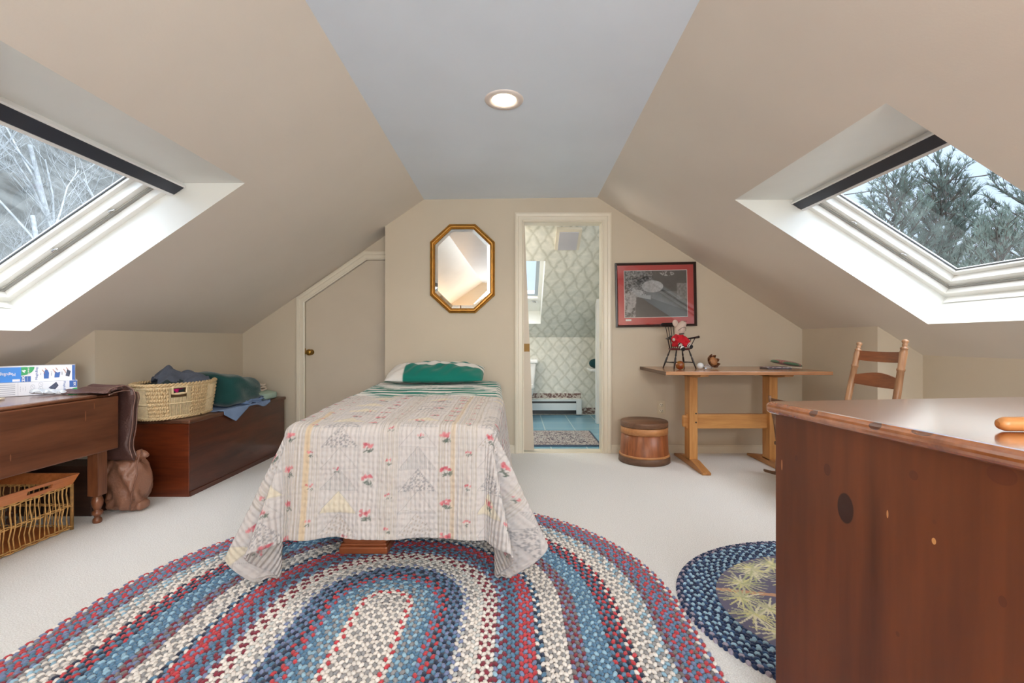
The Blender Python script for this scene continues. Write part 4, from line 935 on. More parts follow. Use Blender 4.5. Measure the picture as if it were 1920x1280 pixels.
body = [[((0, .01, .035), .036), ((0, .008, .075), .034), ((0, .004, .105), .028), ((.0, .0, .126), .036), ((.004, -.004, .150), .045), ((.010, -.014, .178), .036), ((.018, -.026, .202), .024), ((.020, -.034, .214), .019)],
        [((0, .008, .075), .034), ((-.045, -.008, .082), .017), ((-.070, -.028, .070), .013), ((-.078, -.045, .062), .012)],
        [((0, .008, .075), .034), ((.045, -.008, .072), .017), ((.066, -.026, .045), .013), ((.070, -.042, .026), .012)],
        [((0, .01, .035), .036), ((-.03, -.03, .030), .018), ((-.038, -.075, .030), .013), ((-.040, -.095, .010), .012), ((-.034, -.108, -.008), .012)],
        [((0, .01, .035), .036), ((.03, -.03, .024), .018), ((.040, -.07, .020), .013), ((.046, -.085, .012), .012)]]
skin('body', body, m_pink, pg)
for s in (-1, 1):
    m = M(); c = Vector((-.032 if s < 0 else .046, .004, .198 if s < 0 else .186)); R_ = Matrix.Rotation(.5*s, 3, 'Y')
    m.ball(c, .029, 14, (.9, .38, 1.05) if s < 0 else (.6, .4, .9), R_); m.build('ear', m_pink, pg)
m = M(); m.lathe([(.030, .112), (.040, .098), (.047, .075), (.052, .05), (.060, .022), (.056, .012)], (0, .004, 0), 24, None, .8)
m.tube([(-.03, -.005, .088), (-.055, -.012, .078), (-.066, -.026, .060)], [.022, .021, .021], 12); m.tube([(.03, -.005, .082), (.052, -.014, .064), (.064, -.028, .040)], [.022, .021, .020], 12)
m.ball((-.024, -.035, .030), .026, 12, (1, 1.3, .8)); m.ball((.026, -.035, .026), .026, 12, (1, 1.3, .8)); m.build('red_outfit', m_rc, pg)
m = M(); m.tube([(-.022, -.030, .112), (0, -.036, .114), (.022, -.030, .115)], .004, 8); m.build('collar_ribbon', m_dk, pg)
m_sock = mat('black_stocking', L(40, 40, 42), .9)
for nm, off, mt in (('stocking', 0, m_sock), ('stocking_bands', 1, m_white)):
    for (p, q) in ((Vector((-.038, -.062, .031)), Vector((-.036, -.112, -.010))), (Vector((.038, -.058, .022)), Vector((.046, -.094, .010)))):
        m = M()
        for k in range(5):
            if k % 2 == off: m.tube([p.lerp(q, k/5), p.lerp(q, (k+1)/5)], .0165, 12)
        m.build(nm, mt, pg)
m = M(); m.tube([(-.030, -.030, .140), (-.012, -.044, .158), (.010, -.050, .168), (.030, -.044, .158), (.040, -.026, .138)], .0016, 6); m.build('stitched_mouth', m_dk, pg)
for q_ in ((.012, -.054, .212), (.027, -.052, .213)): m = M(); m.ball(q_, .0035, 8); m.build('nostril', m_dk, pg)
# ball, bulb, pod, booklets, pouch
m = M(); b_ = P(1275, 681, 3.60); m.ball((b_.x, 3.60, tz+.0345), .034, 28); tag(m.build('painted_ball', mat('amber_lacquer', L(132, 40, 24), .18, .0, 30, c2=L(142, 98, 36), coat=.4)), 'shiny red and gold ball in front of the doll chair', 'ball')
t = thing('glass_ornament', 'small frosted white ball with clear glass stem lying on the table', 'ornament', (P(1313, 0, 3.66).x, 3.66, tz+.001))
m = M(); m.ball((0, 0, .026), .0255, 20); m.build('ball', mat('frosted_white', L(222, 226, 230), .2), t)
m = M(); m.tube([(.02, 0, .02), (.04, 0, .016), (.055, 0, .022), (.07, -.005, .014), (.09, -.01, .008)], [.010, .014, .018, .012, .004], 14)
gm, gn_, gb = nmat('clear_glass'); gb.inputs['Transmission Weight'].default_value = .85; gb.inputs['Roughness'].default_value = .03; gb.inputs['Base Color'].default_value = (.9, .93, 1, 1); m.build('stem', gm, t)
m_pod = wood('pod_brown', L(70, 40, 22), L(120, 72, 42), 'z', 4, .4); pdx = P(1337, 0, 3.72).x
t = thing('seed_pod', 'brown carved seed pod with curled petals lying on the table', 'ornament', (pdx, 3.72, tz+.001))
ax = Vector((.35, -.75, .35)).normalized(); c0 = Vector((0, 0, .058))
m = M(); m.lathe([(0, -.03), (.022, -.028), (.034, -.01), (.036, .008), (.030, .016), (.0, .020)], c0, 20, ax); m.build('shell', mat('pod_inner', L(176, 120, 76), .5, .15, 60), t)
u1 = ax.cross(Vector((0, 0, 1))).normalized(); u2 = ax.cross(u1)
for i in range(8):
    a_ = 2*PI*i/8+.2; d_ = u1*math.cos(a_)+u2*math.sin(a_); tn = ax.cross(d_); m = M(); vs = []
    for k in range(6):
        s = k/5; wd_ = .017*math.sin(PI*(.18+.74*s)); p = c0+d_*(.018+.036*math.sin(s*1.9))-ax*(.03-.050*s)
        vs += [p-tn*wd_, p+d_*.004, p+tn*wd_]
    fs = [(k*3+j, k*3+j+1, k*3+j+4, k*3+j+3) for k in range(5) for j in range(2)]
    m.add(vs, fs, True); o = m.build('petal', m_pod, t); sm_ = o.modifiers.new('t', 'SOLIDIFY'); sm_.thickness = .005
for i, (mt, lab, dz, rz_) in enumerate(((mat('booklet_grey', L(120, 116, 124), .5, .3, 40, c2=L(60, 60, 70)), 'thin grey patterned booklet, lowest on the right of the table', 0, .05), (mat('booklet_white', L(196, 192, 196), .5, .3, 60, c2=L(120, 90, 100)), 'thin pale booklet on top of the grey one on the table', .009, -.06))):
    m = M(); m.box(-.095, .095, -.06, .06, 0, .0075); o = m.build('booklet', mt, None, .001); o.location = (P(1454, 0, 3.72).x, 3.72, tz+.001+dz); o.rotation_euler = (0, 0, rz_); tag(o, lab, 'booklet')
nu, nv = 50, 34; U_, V_ = np.meshgrid(np.linspace(-1, 1, nu), np.linspace(-1, 1, nv), indexing='ij'); rr__ = np.clip(1-(np.abs(U_)**2.6+np.abs(V_)**2.6), 0, 1)
hh2 = rr__**.5*.024; sq_ = np.maximum(np.abs(U_), np.abs(V_))/np.maximum(np.hypot(U_, V_), 1e-6); sq_ = .35*1+.65*sq_
Xp, Yp = U_*.125*sq_, V_*.085*sq_
V = np.concatenate([np.stack([Xp, Yp, hh2], -1).reshape(-1, 3), np.stack([Xp, Yp, -hh2*.6], -1).reshape(-1, 3)]); base = np.empty((nu, nv, 3)); base[:] = L(176, 122, 112)
put(np.sin(U_*30+V_*12)*np.sin(V_*34) > .3, np.array(L(140, 92, 90)), .7); rim = np.maximum(np.abs(U_), np.abs(V_)) > .84; put(rim, np.array(L(90, 120, 92)))
o = npmesh('fabric_pouch', V, np.concatenate([gridfaces(nu, nv), gridfaces(nu, nv)[:, ::-1]+nu*nv]), tintmat('quilted_pouch', .85, .2, .4, 120), None, np.concatenate([base.reshape(-1, 3)]*2))
o.location = (P(1474, 0, 3.76).x, 3.76, tz+.040); o.rotation_euler = (math.radians(2), math.radians(9), .1); tag(o, 'dusty pink fabric pouch with green piping resting on the booklets', 'pouch')
# ---------------------------------------------------------------- wooden pail
pl = thing('wooden_pail', 'lidded round wooden firkin pail standing by the doorway', 'pail', (1.063, 3.87, 0))
w_pl = wood('pail_staves', L(112, 62, 34), L(170, 100, 58), 'z', 1.4, .4, .1); w_lid = wood('pail_lid', L(92, 62, 44), L(136, 98, 72), 'x', 1, .45); w_hp = wood('pail_hoop', L(170, 112, 66), L(206, 148, 96), 'x', 1, .45)
m = M(); prof = [(.196, .0), (.197, .01), (.181, .29), (.0, .29)]; m.lathe(prof, (0, 0, 0), 48); m.build('staves', w_pl, pl)
m = M(); m.lathe([(.2, .0), (.207, .004), (.205, .052), (.196, .056)], (0, 0, 0), 48); m.build('base_hoop', wood('dark_hoop', L(82, 58, 44), L(118, 86, 64), 'x', 1, .5), pl)
m = M(); m.lathe([(.19, .052), (.203, .054), (.202, .068), (.19, .07)], (0, 0, 0), 48); m.build('lower_hoop', w_hp, pl)
m = M(); m.lathe([(.18, .232), (.190, .234), (.188, .285), (.18, .288)], (0, 0, 0), 48); m.build('upper_hoop', w_hp, pl)
m = M(); m.lathe([(.18, .288), (.190, .290), (.190, .326), (.186, .333), (.0, .336)], (0, 0, 0), 48); m.build('lid', w_lid, pl)
# ---------------------------------------------------------------- pine dresser in the foreground
rz_ = math.radians(7.4); dO = Vector((.663, 1.25)); ez = .012
kn = []
def onpanel(px, py):      # hit of a view ray on the side panel, in dresser coordinates
    c, s = math.cos(rz_), math.sin(rz_); d = Vector(((px-CX)/F, 1.0, -(py-CY)/F)); nx = Vector((c, s)); p0 = dO+Vector((c, s))*.018
    t = p0.dot(nx)/(d.x*c+d.y*s); w = Vector((d.x*t, d.y*t))-dO; return (-s*w.x+c*w.y, H+d.z*t)
for (px, py, ry, rz2, dk_, kc) in ((1585, 963, .022, .034, .96, L(54, 22, 10)), (1551, 890, .010, .014, .8, L(84, 36, 18)), (1713, 903, .009, .009, .7, L(92, 42, 20)), (1493, 868, .006, .008, .7, L(84, 36, 18)), (1878, 905, .022, .016, .55, L(96, 40, 18)), (1880, 1142, .006, .009, .6, L(90, 40, 20)), (1751, 1027, .004, .006, .9, L(222, 160, 96)), (1664, 975, .002, .008, .8, L(226, 160, 100)), (1683, 1200, .004, .005, .6, L(90, 42, 20)), (1466, 880, .0025, .014, .7, L(206, 140, 92)), (1752, 991, .004, .004, .6, L(100, 50, 26))):
    y, z = onpanel(px, py); kn.append((.018, y, z, .2, ry, rz2, dk_, kc))
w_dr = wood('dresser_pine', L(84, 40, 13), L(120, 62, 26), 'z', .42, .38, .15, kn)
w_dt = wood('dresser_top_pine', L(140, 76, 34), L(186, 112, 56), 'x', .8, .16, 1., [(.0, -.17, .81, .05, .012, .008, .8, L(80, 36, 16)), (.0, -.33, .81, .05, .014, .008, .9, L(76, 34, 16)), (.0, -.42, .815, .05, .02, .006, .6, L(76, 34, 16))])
b_ = w_dt.node_tree.nodes['Principled BSDF']; b_.inputs['Coat IOR'].default_value = 2.0; b_.inputs['Coat Roughness'].default_value = .14; b_.inputs['Specular IOR Level'].default_value = 1.
dr = thing('pine_dresser', 'large knotty pine dresser with rounded top edge in the right foreground', 'dresser', (dO.x, dO.y, ez), rz_)
zt = .829-ez
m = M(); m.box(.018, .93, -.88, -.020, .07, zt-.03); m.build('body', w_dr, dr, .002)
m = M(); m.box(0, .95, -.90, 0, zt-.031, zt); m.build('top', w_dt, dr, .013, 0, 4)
for (x, y) in ((.05, -.05), (.90, -.05), (.05, -.85), (.90, -.85)):
    m = M(); m.box(x-.03, x+.03, y-.03, y+.03, 0, .07); m.build('foot', w_dr, dr, .004)
for j in range(3):
    m = M(); z0 = .10+j*.23; m.box(.06, .89, -.022, -.008, z0, z0+.21); d_ = m.build('drawer', w_dr, dr, .004)
    for x in (.28, .66):
        m = M(); m.lathe([(.01, 0), (.01, .012), (.02, .02), (.016, .03), (0, .032)], (x, -.008, z0+.105), 16, (0, 1, 0)); m.build('knob', w_dt, d_)
zz = .829; pp = P(1862, 802, .84)
m = M(); A_ = Vector((pp.x+.01, .83, zz+.0135)); B_ = A_+Vector((.40, -.02, 0))
m.tube([A_+Vector((-.012, 0, 0)), A_+Vector((-.009, 0, 0)), A_, A_.lerp(B_, .3), A_.lerp(B_, .7), B_], [.004, .009, .0125, .0130, .0132, .012], 18); tag(m.build('wooden_rod', wood('rod_maple', L(176, 116, 62), L(212, 152, 94), 'x', 1, .35)), 'light round-ended wooden rod lying on the dresser top', 'rod')
# ---------------------------------------------------------------- ladder-back chair
w_ch = wood('ladderback_wood', L(122, 82, 54), L(184, 140, 104), 'z', 1.2, .3, .2); w_sl = wood('ladderback_slat', L(108, 60, 34), L(146, 86, 50), 'y', 1.2, .3, .2)
lc = thing('ladderback_chair', 'turned ladder-back chair behind the pine dresser, taller of the two chairs', 'chair', (2.0, 2.85, 0))
def pt(px, py, d): q = P(px, py, d); return Vector((q.x-2.0, q.y-2.85, q.z))
posts = []
for (d, xt, yt, xb_, yb_) in ((3.05, 1612, 641, 1590, 748), (2.62, 1698, 636, 1681, 748)):
    a0, a1 = pt(xt, yt, d), pt(xb_, yb_, d); dirn = (a0-a1)/(a0.z-a1.z); bz = .43; seat = a1+dirn*(bz-a1.z); flr = Vector((seat.x-.0, seat.y, 0.0))
    g_ = lambda z, a1=a1, dirn=dirn: a1+dirn*(z-a1.z); zt_ = a0.z; posts.append(g_)
    zs_ = [bz, .62, .72, .80, zt_-.125, zt_-.119, zt_-.112, zt_-.105, zt_-.06, zt_-.047, zt_-.043, zt_-.038, zt_-.030, zt_-.027, zt_-.020, zt_-.012, zt_-.004, zt_]
    rs_ = [.018, .0175, .017, .0175, .0155, .0205, .0205, .0165, .019, .018, .0195, .012, .0125, .010, .014, .0175, .017, .010]
    zs_ = [bz, .58, .70, .815, .821, .829, .835, zt_-.075, zt_-.058, zt_-.054, zt_-.048, zt_-.042, zt_-.034, zt_-.029, zt_-.026, zt_-.016, zt_-.006, zt_]
    rs_ = [.018, .019, .019, .0175, .021, .021, .0175, .0195, .016, .019, .019, .009, .013, .013, .010, .0165, .016, .006]
    m = M(); m.tube([flr]+[g_(z) for z in zs_], [.016]+rs_, 18); m.build('back_post', w_ch, lc)
for (z0, z1, arch) in ((.865, .925, 0), (.715, .795, 1), (.55, .62, 1)):
    m = M(); n_ = 14; tp_, bt2 = [], []
    for i in range(n_+1):
        t_ = i/n_; p0, p1 = posts[0], posts[1]; bow = math.sin(PI*t_)*.018
        zt2 = z1-(.022*(1-math.sin(PI*t_)**1.5) if arch else .004*math.sin(PI*t_)); zb2 = z0-.006*math.sin(PI*t_)
        tp_.append(p0(zt2).lerp(p1(zt2), t_)+Vector((bow, 0, 0))); bt2.append(p0(zb2).lerp(p1(zb2), t_)+Vector((bow, 0, 0)))
    vs = tp_+bt2+[p+Vector((.009, 0, 0)) for p in tp_+bt2]; q = n_+1; fs = []
    for i in range(n_): fs += [(i, i+1, q+i+1, q+i), (2*q+i, 3*q+i, 3*q+i+1, 2*q+i+1), (i, 2*q+i, 2*q+i+1, i+1), (q+i, q+i+1, 3*q+i+1, 3*q+i)]
    m.add(vs, fs); m.build('slat', w_sl, lc)
b1, b2 = posts[0](.43), posts[1](.43)
f1_, f2_ = b1+Vector((-.38, .05, 0)), b2+Vector((-.38, -.05, 0))
for p in (f1_, f2_):
    m = M(); m.lathe([(.014, 0), (.018, .05), (.016, .2), (.020, .3), (.017, .44), (.02, .46), (.0, .465)], (p.x, p.y, 0), 16); m.build('front_leg', w_ch, lc)
m = M(); m.prism([Vector((b1.x, b1.y, .415)), Vector((b2.x, b2.y, .415)), Vector((f2_.x, f2_.y, .415)), Vector((f1_.x, f1_.y, .415))], (0, 0, .03)); m.build('rush_seat', mat('rush', L(190, 160, 110), .9, .15, 60, .4, 120), lc, .01)
m = M()
for z in (.14, .27):
    for (p, q) in ((b1, b2), (f1_, f2_), (b1, f1_), (b2, f2_)): m.tube([(p.x, p.y, z), (q.x, q.y, z)], .009, 8)
m.build('rungs', w_ch, lc)
# child's rocking chair tucked between the table and the dresser
rc = thing('rocking_chair', "small brown child's rocking chair half hidden behind the dresser", 'chair', (2.05, 3.12, 0))
w_rc = wood('rocker_wood', L(82, 56, 40), L(140, 104, 78), 'x', 1.2, .4)
def rp_(x, y, z): return (x-2.05, y-3.12, z)
for y in (2.98, 3.30):
    m = M(); top_, bot_ = [], []
    for i in range(13):
        x = 1.755+i*.055; zz = .012+.055*((x-2.09)/.34)**2; top_.append(rp_(x, y, zz+.036*math.sin(PI*min(1, max(.06, i/12)))**.4)); bot_.append(rp_(x, y, zz))
    m.prism(bot_+top_[::-1], (0, .022, 0)); m.build('rocker', w_rc, rc, .004)
    m = M(); m.tube([rp_(1.85, y+.011, .06), rp_(1.86, y+.011, .25), rp_(1.835, y+.011, .42), rp_(1.80, y+.011, .575), rp_(1.795, y+.011, .60)], [.014, .016, .014, .012, .009], 12); m.build('back_post', w_rc, rc)
    m = M(); m.tube([rp_(2.18, y+.011, .05), rp_(2.17, y+.011, .28), rp_(2.16, y+.011, .42)], [.013, .016, .012], 12); m.build('front_leg', w_rc, rc)
    m = M(); m.tube([rp_(1.84, y+.011, .40), rp_(2.2, y+.011, .42)], .012, 8); m.build('arm', w_rc, rc)
m = M(); m.box(1.84-2.05, 2.20-2.05, 2.97-3.12, 3.34-3.12, .25, .275); m.build('seat', w_rc, rc, .006)
m = M(); m.prism([rp_(1.825, 2.98, .47), rp_(1.80, 2.98, .585), rp_(1.81, 2.98, .585), rp_(1.835, 2.98, .47)], (0, .34, 0)); m.build('crest', w_rc, rc, .003)
# ---------------------------------------------------------------- left side: chest, laundry, drop-leaf table
def softbox(c, h, e=.35, n=48, m_=28, fn=None):
    """superellipsoid cushion; fn(x,y,z unit coords) -> displacement vector"""
    P_, T_ = np.meshgrid(np.linspace(-PI, PI, n+1), np.linspace(-PI/2, PI/2, m_+1), indexing='ij')
    f = lambda w: np.sign(w)*np.abs(w)**e
    x, y, z = f(np.cos(T_))*f(np.cos(P_)), f(np.cos(T_))*f(np.sin(P_)), f(np.sin(T_))
    X = np.stack([x*h[0]+c[0], y*h[1]+c[1], z*h[2]+c[2]], -1)
    if fn is not None: X = X+fn(x, y, z)
    V = X.reshape(-1, 3); F_ = gridfaces(n+1, m_+1); return V, F_
def cloth(name, c, h, mt, lab, cat, e=.35, n=64, m_=36, fn=None, parent=None, rz=0, group=None):
    V, F_ = softbox((0, 0, 0), h, e, n, m_, fn); o = npmesh(name, V, F_, mt, parent); o.location = c; o.rotation_euler = (0, 0, rz)
    if parent is None: tag(o, lab, cat, group)
    return o
def st3(*a): return np.stack(a, -1)
w_cs = wood('chest_side_wood', L(58, 26, 16), L(96, 46, 26), 'y', .8, .32, .2); w_ce = wood('chest_end_wood', L(70, 28, 14), L(118, 52, 24), 'x', .8, .3, .25)
w_cl = wood('chest_lid_wood', L(66, 38, 26), L(104, 66, 46), 'y', .8, .4)
ch = thing('wooden_chest', 'long dark brown wooden chest against the left knee wall', 'chest', (-2.29, 3.6, 0)); bx_, by_ = -2.29, 3.6
c0x, c1x, c0y, c1y = -2.49, -2.062, 2.975, 4.20
m = M(); m.box(c0x-bx_, c1x-bx_-.004, c0y-by_+.004, c1y-by_, .0, .462); m.build('body', w_cs, ch, .003)
m = M(); m.box(c0x-bx_, c1x-bx_-.004, c0y-by_-.004, c0y-by_+.006, .0, .462); m.build('end_panel', w_ce, ch, .002)
m = M(); m.box(c0x-bx_-.0, c1x-bx_+.008, c0y-by_-.014, c1y-by_+.01, .462, .488); m.build('lid', w_cl, ch, .007)
m = M(); m.box(c1x-bx_-.006, c1x-bx_+.004, c0y-by_, c1y-by_, 0, .03); m.build('plinth', w_cs, ch, .002)
# laundry basket
LB = (-2.288, 3.165); BZ = .4885; BH = .215
bk = thing('laundry_basket', 'oval woven seagrass laundry basket full of dark clothes on the chest', 'basket', (LB[0], LB[1], BZ))
m_sg = mat('seagrass', L(206, 178, 136), .75, .12, 60, .3, 200); m_sg2 = mat('pale_reed', L(226, 204, 164), .6, .08, 60, .2, 200); m_dkc = mat('gap_shade', L(92, 68, 42), .9)  # dark brown backing stands in for the shade between the reeds
def bw_pt(a, t, off=0.):    # t 0 bottom .. 1 top
    rx, ry = .158+.026*t**.8+off, .258+.042*t**.8+off
    return Vector((rx*math.cos(a), ry*math.sin(a), .006+BH*t))
def hole(a, t): return False
m = M(); n_ = 64; rows = []
for k in range(9):
    t_ = k/8; rows.append([bw_pt(2*PI*j/n_, t_, -.008) for j in range(n_)])
vs = [v for r in rows for v in r]; ha = -.62      # opening of the handle
fs = [(i*n_+j, i*n_+(j+1) % n_, (i+1)*n_+(j+1) % n_, (i+1)*n_+j) for i in range(8) for j in range(n_) if not (i in (6,) and abs(((2*PI*(j+.5)/n_-ha+PI) % (2*PI))-PI) < .16)]
m.add(vs, fs, True); m.add([bw_pt(2*PI*j/n_, 0, -.008) for j in range(n_)], [tuple(range(n_))]); m.build('shade_backing', m_dkc, bk)
ropes, reeds = {}, M(); per_ = 2*PI*.24; na_ = 104; 
for i in range(na_):
    a_ = 2*PI*i/na_; grp = int((a_+.35)/(2*PI)*12) % 2
    dh = abs(((a_-ha+PI) % (2*PI))-PI) < .17
    if grp == 0 and not dh:
        pts, rs = [], []
        for k in range(41):
            t_ = k/40; p = bw_pt(a_+.012*math.sin(t_*2*PI*9), t_, .002+.004*math.cos(t_*2*PI*9)); pts.append(p); rs.append(.0070+.0024*math.cos(t_*2*PI*14+i*PI))
        gk = int((a_+.35)/(2*PI)*12); ropes.setdefault(gk % 12, M()).tube(pts, rs, 6)
    else:
        for s_ in (-.25, .25):
            a2 = a_+s_*2*PI/na_
            if dh: reeds.tube([bw_pt(a2, t_/8, .001) for t_ in range(0, 6)], .0026, 5)
            else: reeds.tube([bw_pt(a2, t_/10, .001+.002*math.sin(t_*2.2)) for t_ in range(11)], .0026, 5)
for q_ in ropes.values(): q_.build('rope_weave', m_sg, bk)
for t_ in (.06, .45, .92):
    reeds.tube([bw_pt(2*PI*j/80, t_, .0045+.002*math.sin(j*2.5)) for j in range(80)], .004, 6, closed=True)
reeds.build('reed_weave', m_sg2, bk)
m = M()
for ph in (0, PI): m.tube([bw_pt(2*PI*j/240, 1.0, .007*math.cos(j*.9+ph))+Vector((0, 0, .006*math.sin(j*.9+ph))) for j in range(240)], .0068, 6, closed=True)
for ph in (0, PI): m.tube([bw_pt(2*PI*j/240, .02, .004+.006*math.cos(j*.9+ph))+Vector((0, 0, .005*math.sin(j*.9+ph))) for j in range(240)], .006, 6, closed=True)
m.build('rim', m_sg, bk)
m = M(); hp = [bw_pt(ha-.165, .74, .003), bw_pt(ha-.165, .95, .003), bw_pt(ha-.08, .955, .003), bw_pt(ha, .96, .003), bw_pt(ha+.08, .955, .003), bw_pt(ha+.165, .95, .003), bw_pt(ha+.165, .74, .003), bw_pt(ha+.08, .735, .003), bw_pt(ha, .73, .003), bw_pt(ha-.08, .735, .003)]
m.tube(hp, .0075, 6, closed=True); m.build('handle_binding', m_sg2, bk)
m_mag = mat('magenta_cloth', L(196, 12, 110), .8, .2, 20); q = bw_pt(ha, .8, -.062)
cloth('magenta_garment', (LB[0]+q.x, LB[1]+q.y, BZ+q.z-.004), (.030, .040, .036), m_mag, 'magenta garment showing through the basket handle hole', 'garment', fn=lambda x, y, z: st3(.006*np.sin(z*9+y*7), .004*np.sin(z*13), 0*x))
def crumple(name, c, rx, ry, hgt, seed, mt, lab, pk_=(), rz=0):
    nu, nv = 90, 70; A_, R_ = np.meshgrid(np.linspace(0, 2*PI, nu), np.linspace(0, 1, nv), indexing='ij')
    x, y = R_*np.cos(A_)*rx, R_*np.sin(A_)*ry
    ph = seed*1.7; rdg = lambda f, g, p: 1-np.abs(np.sin(x*f+y*g+p+1.2*np.sin(y*f*.6+p)))
    z = hgt*(1-R_**3)+.022*rdg(26, 18, ph)*(1-R_**4)+.014*rdg(-34, 40, ph*2)*(1-R_**4)+.006*rdg(90, -60, ph*3)
    for (qx, qy, qh, qw, qv) in pk_: z = z+qh*np.exp(-((x-qx)/qw)**2-((y-qy)/qv)**2)
    z = z*(R_ < .999)-.03*(R_ > .985)
    o = npmesh(name, st3(x, y, z).reshape(-1, 3), gridfaces(nu, nv), mt); o.location = c; o.rotation_euler = (0, 0, rz); return tag(o, lab, 'garment')
crumple('dark_clothes', (LB[0], LB[1], BZ+.17), .165, .27, .035, 2, mat('charcoal_cloth', L(42, 54, 54), .85, .15, 12, .3, 150), 'dark green-black clothes filling the woven basket', ((-.04, .0, .02, .08, .1),))
nu, nv = 80, 40; A_, B_ = np.meshgrid(np.linspace(0, 1, nu), np.linspace(-1, 1, nv), indexing='ij')
cxp = -.10+.21*A_; cyp = -.06+.22*A_; wz = .085*np.exp(-((A_-.22)/.2)**2)+.05*np.exp(-((A_-.62)/.22)**2)+.02
prof_ = (1-np.abs(B_)**2.2)
Z = wz*prof_+.010*np.sin(B_*7+A_*9)+.006*np.sin(B_*17-A_*14); X_ = cxp-B_*.065+.012*np.sin(A_*9); Y_ = cyp+B_*.05+.01*np.sin(B_*8)
o = npmesh('grey_garment', st3(X_, Y_, Z).reshape(-1, 3), gridfaces(nu, nv), mat('slate_cloth', L(84, 90, 104), .8, .12, 14, .3, 150)); o.location = (LB[0], LB[1], BZ+.215); tag(o, 'slate grey crumpled garment piled highest in the woven basket', 'garment')
sm_ = o.modifiers.new('t', 'SOLIDIFY'); sm_.thickness = .004
# folded textiles on the chest
m_gb = mat('green_blanket', L(6, 66, 64), .92, .10, 8, .3, 120, sheen=.3)
cloth('green_blanket', (-2.25, 3.64, .4885+.125), (.195, .22, .115), m_gb, 'large dark green blanket folded on the chest behind the basket', 'blanket', e=.42, n=120, m_=70,
      fn=lambda x, y, z: st3(.008*np.sin(z*4+y*5)-.014*np.exp(-((z+.25+.25*y)/.09)**2)*(x > .3)-.010*np.exp(-((z-.25+.1*y)/.07)**2)*(x > .3), .014*np.sin(z*3+1), -.035*np.clip(y, -1, 1)*(z > 0)-.02*np.clip(x, -1, 1)*(z > 0)+.006*np.sin(x*5+y*7)))
m_bl = mat('blue_cloth', L(128, 152, 190), .85, .06, 14, .25, 150)
nu, nv = 90, 60; A_, B_ = np.meshgrid(np.linspace(0, 1, nu), np.linspace(0, 1, nv), indexing='ij')
ed_ = .30*B_*1.0; xin = -2.28; ex_ = -2.050; tot = (ex_-xin); dl = tot+.02+.085*np.clip(1-np.abs(A_-.22)/.28, 0, 1)+.03*np.exp(-((A_-.85)/.12)**2)
s = dl*B_; over = np.maximum(s-tot, 0); X_ = xin+np.minimum(s, tot)+.004*(over > 0); Z = .490+.010*np.sin(B_*9+A_*5)*(over <= 0)*(B_ < .75)*.5+.006-np.maximum(over-.008, 0); Y_ = 3.30+.62*A_+.008*np.sin(B_*7)
o = npmesh('blue_shirt', st3(X_, Y_, Z).reshape(-1, 3), gridfaces(nu, nv), m_bl); sm_ = o.modifiers.new('t', 'SOLIDIFY'); sm_.thickness = .004; sm_.offset = 1; tag(o, 'light blue shirt hanging over the chest front edge', 'shirt')
cloth('blue_shirt_folded', (-2.135, 3.74, .4885+.026), (.075, .16, .018), m_bl, 'light blue folded shirt squeezed beneath the green blanket', 'shirt', e=.4, fn=lambda x, y, z: st3(.01*np.sin(y*6)+.012*np.sin(z*6+y*3), 0*x, .006*np.sin(y*7+x*4)))
cloth('mint_towel', (-2.21, 4.03, .4885+.032), (.13, .125, .033), mat('mint_towel', L(168, 192, 178), .95, .05, 20, .3, 180), 'folded pale mint towel at the far end of the chest', 'towel', e=.45, fn=lambda x, y, z: st3(.004*np.sin(y*6), 0*x, .004*np.sin(x*6)))
for k in range(3):
    cloth('lace_cloth', (-2.235+.006*k, 4.02-.01*k, .4885+.079+.021*k), (.085-.008*k, .085-.006*k, .010), mat('cream_lace', L(216, 202, 188), .9, .12, 70, .4, 150), ('cream lace cloth, lowest of three on the mint towel', 'cream lace cloth, middle of three on the mint towel', 'cream lace cloth, topmost of three on the mint towel')[k], 'cloth', e=.5,
          fn=lambda x, y, z, k=k: st3(.005*np.sin(y*7+k), .004*np.sin(x*8+k), .004*np.sin(x*6+y*5+k*2)), group='lace cloths stacked on the mint towel')
# drop-leaf table
XL = -2.215; YE = 2.622; ZT2 = .70
w_dl = wood('mahogany_leaf', L(84, 44, 26), L(118, 70, 44), 'y', .8, .30, .25, [(XL+2.5, 2.42-1.75, .60, .5, .0022, .028, .6, L(186, 120, 80)), (XL+2.5, 2.47-1.75, .645, .5, .0014, .018, .6, L(186, 120, 80)), (XL+2.5, 2.06-1.75, .475, .5, .003, .016, .5, L(176, 116, 80))])
w_dt2 = wood('mahogany_top', L(96, 62, 48), L(128, 90, 72), 'y', .8, .22, .4); w_lg = wood('table_leg_wood', L(86, 46, 28), L(132, 82, 54), 'z', 1, .3, .2)
dt = thing('drop_leaf_table', 'dark mahogany drop-leaf table with hanging leaf at the left', 'table', (-2.5, 1.75, 0)); tx_, ty_ = -2.5, 1.75
m = M(); m.box(-2.80-tx_, XL-.020-tx_, .88-ty_, YE-ty_, ZT2-.022, ZT2); m.build('tabletop', w_dt2, dt, .004)
m = M(); m.tube([(XL-.016-tx_, .88-ty_, ZT2-.010), (XL-.016-tx_, YE-ty_, ZT2-.010)], .009, 14); m.build('rule_joint', wood('joint_wood', L(120, 74, 52), L(150, 100, 74), 'y', 1, .25, .4), dt)
m = M(); m.box(XL-.020-tx_, XL-tx_, .88-ty_, YE-ty_, .390, ZT2-.018); m.build('drop_leaf', w_dl, dt, .006)
m = M(); m.box(-2.74-tx_, -2.30-tx_, 2.53-ty_, 2.56-ty_, .56, ZT2-.022); m.box(-2.31-tx_, -2.285-tx_, 1.0-ty_, 2.55-ty_, .56, ZT2-.022); m.build('apron', w_lg, dt)
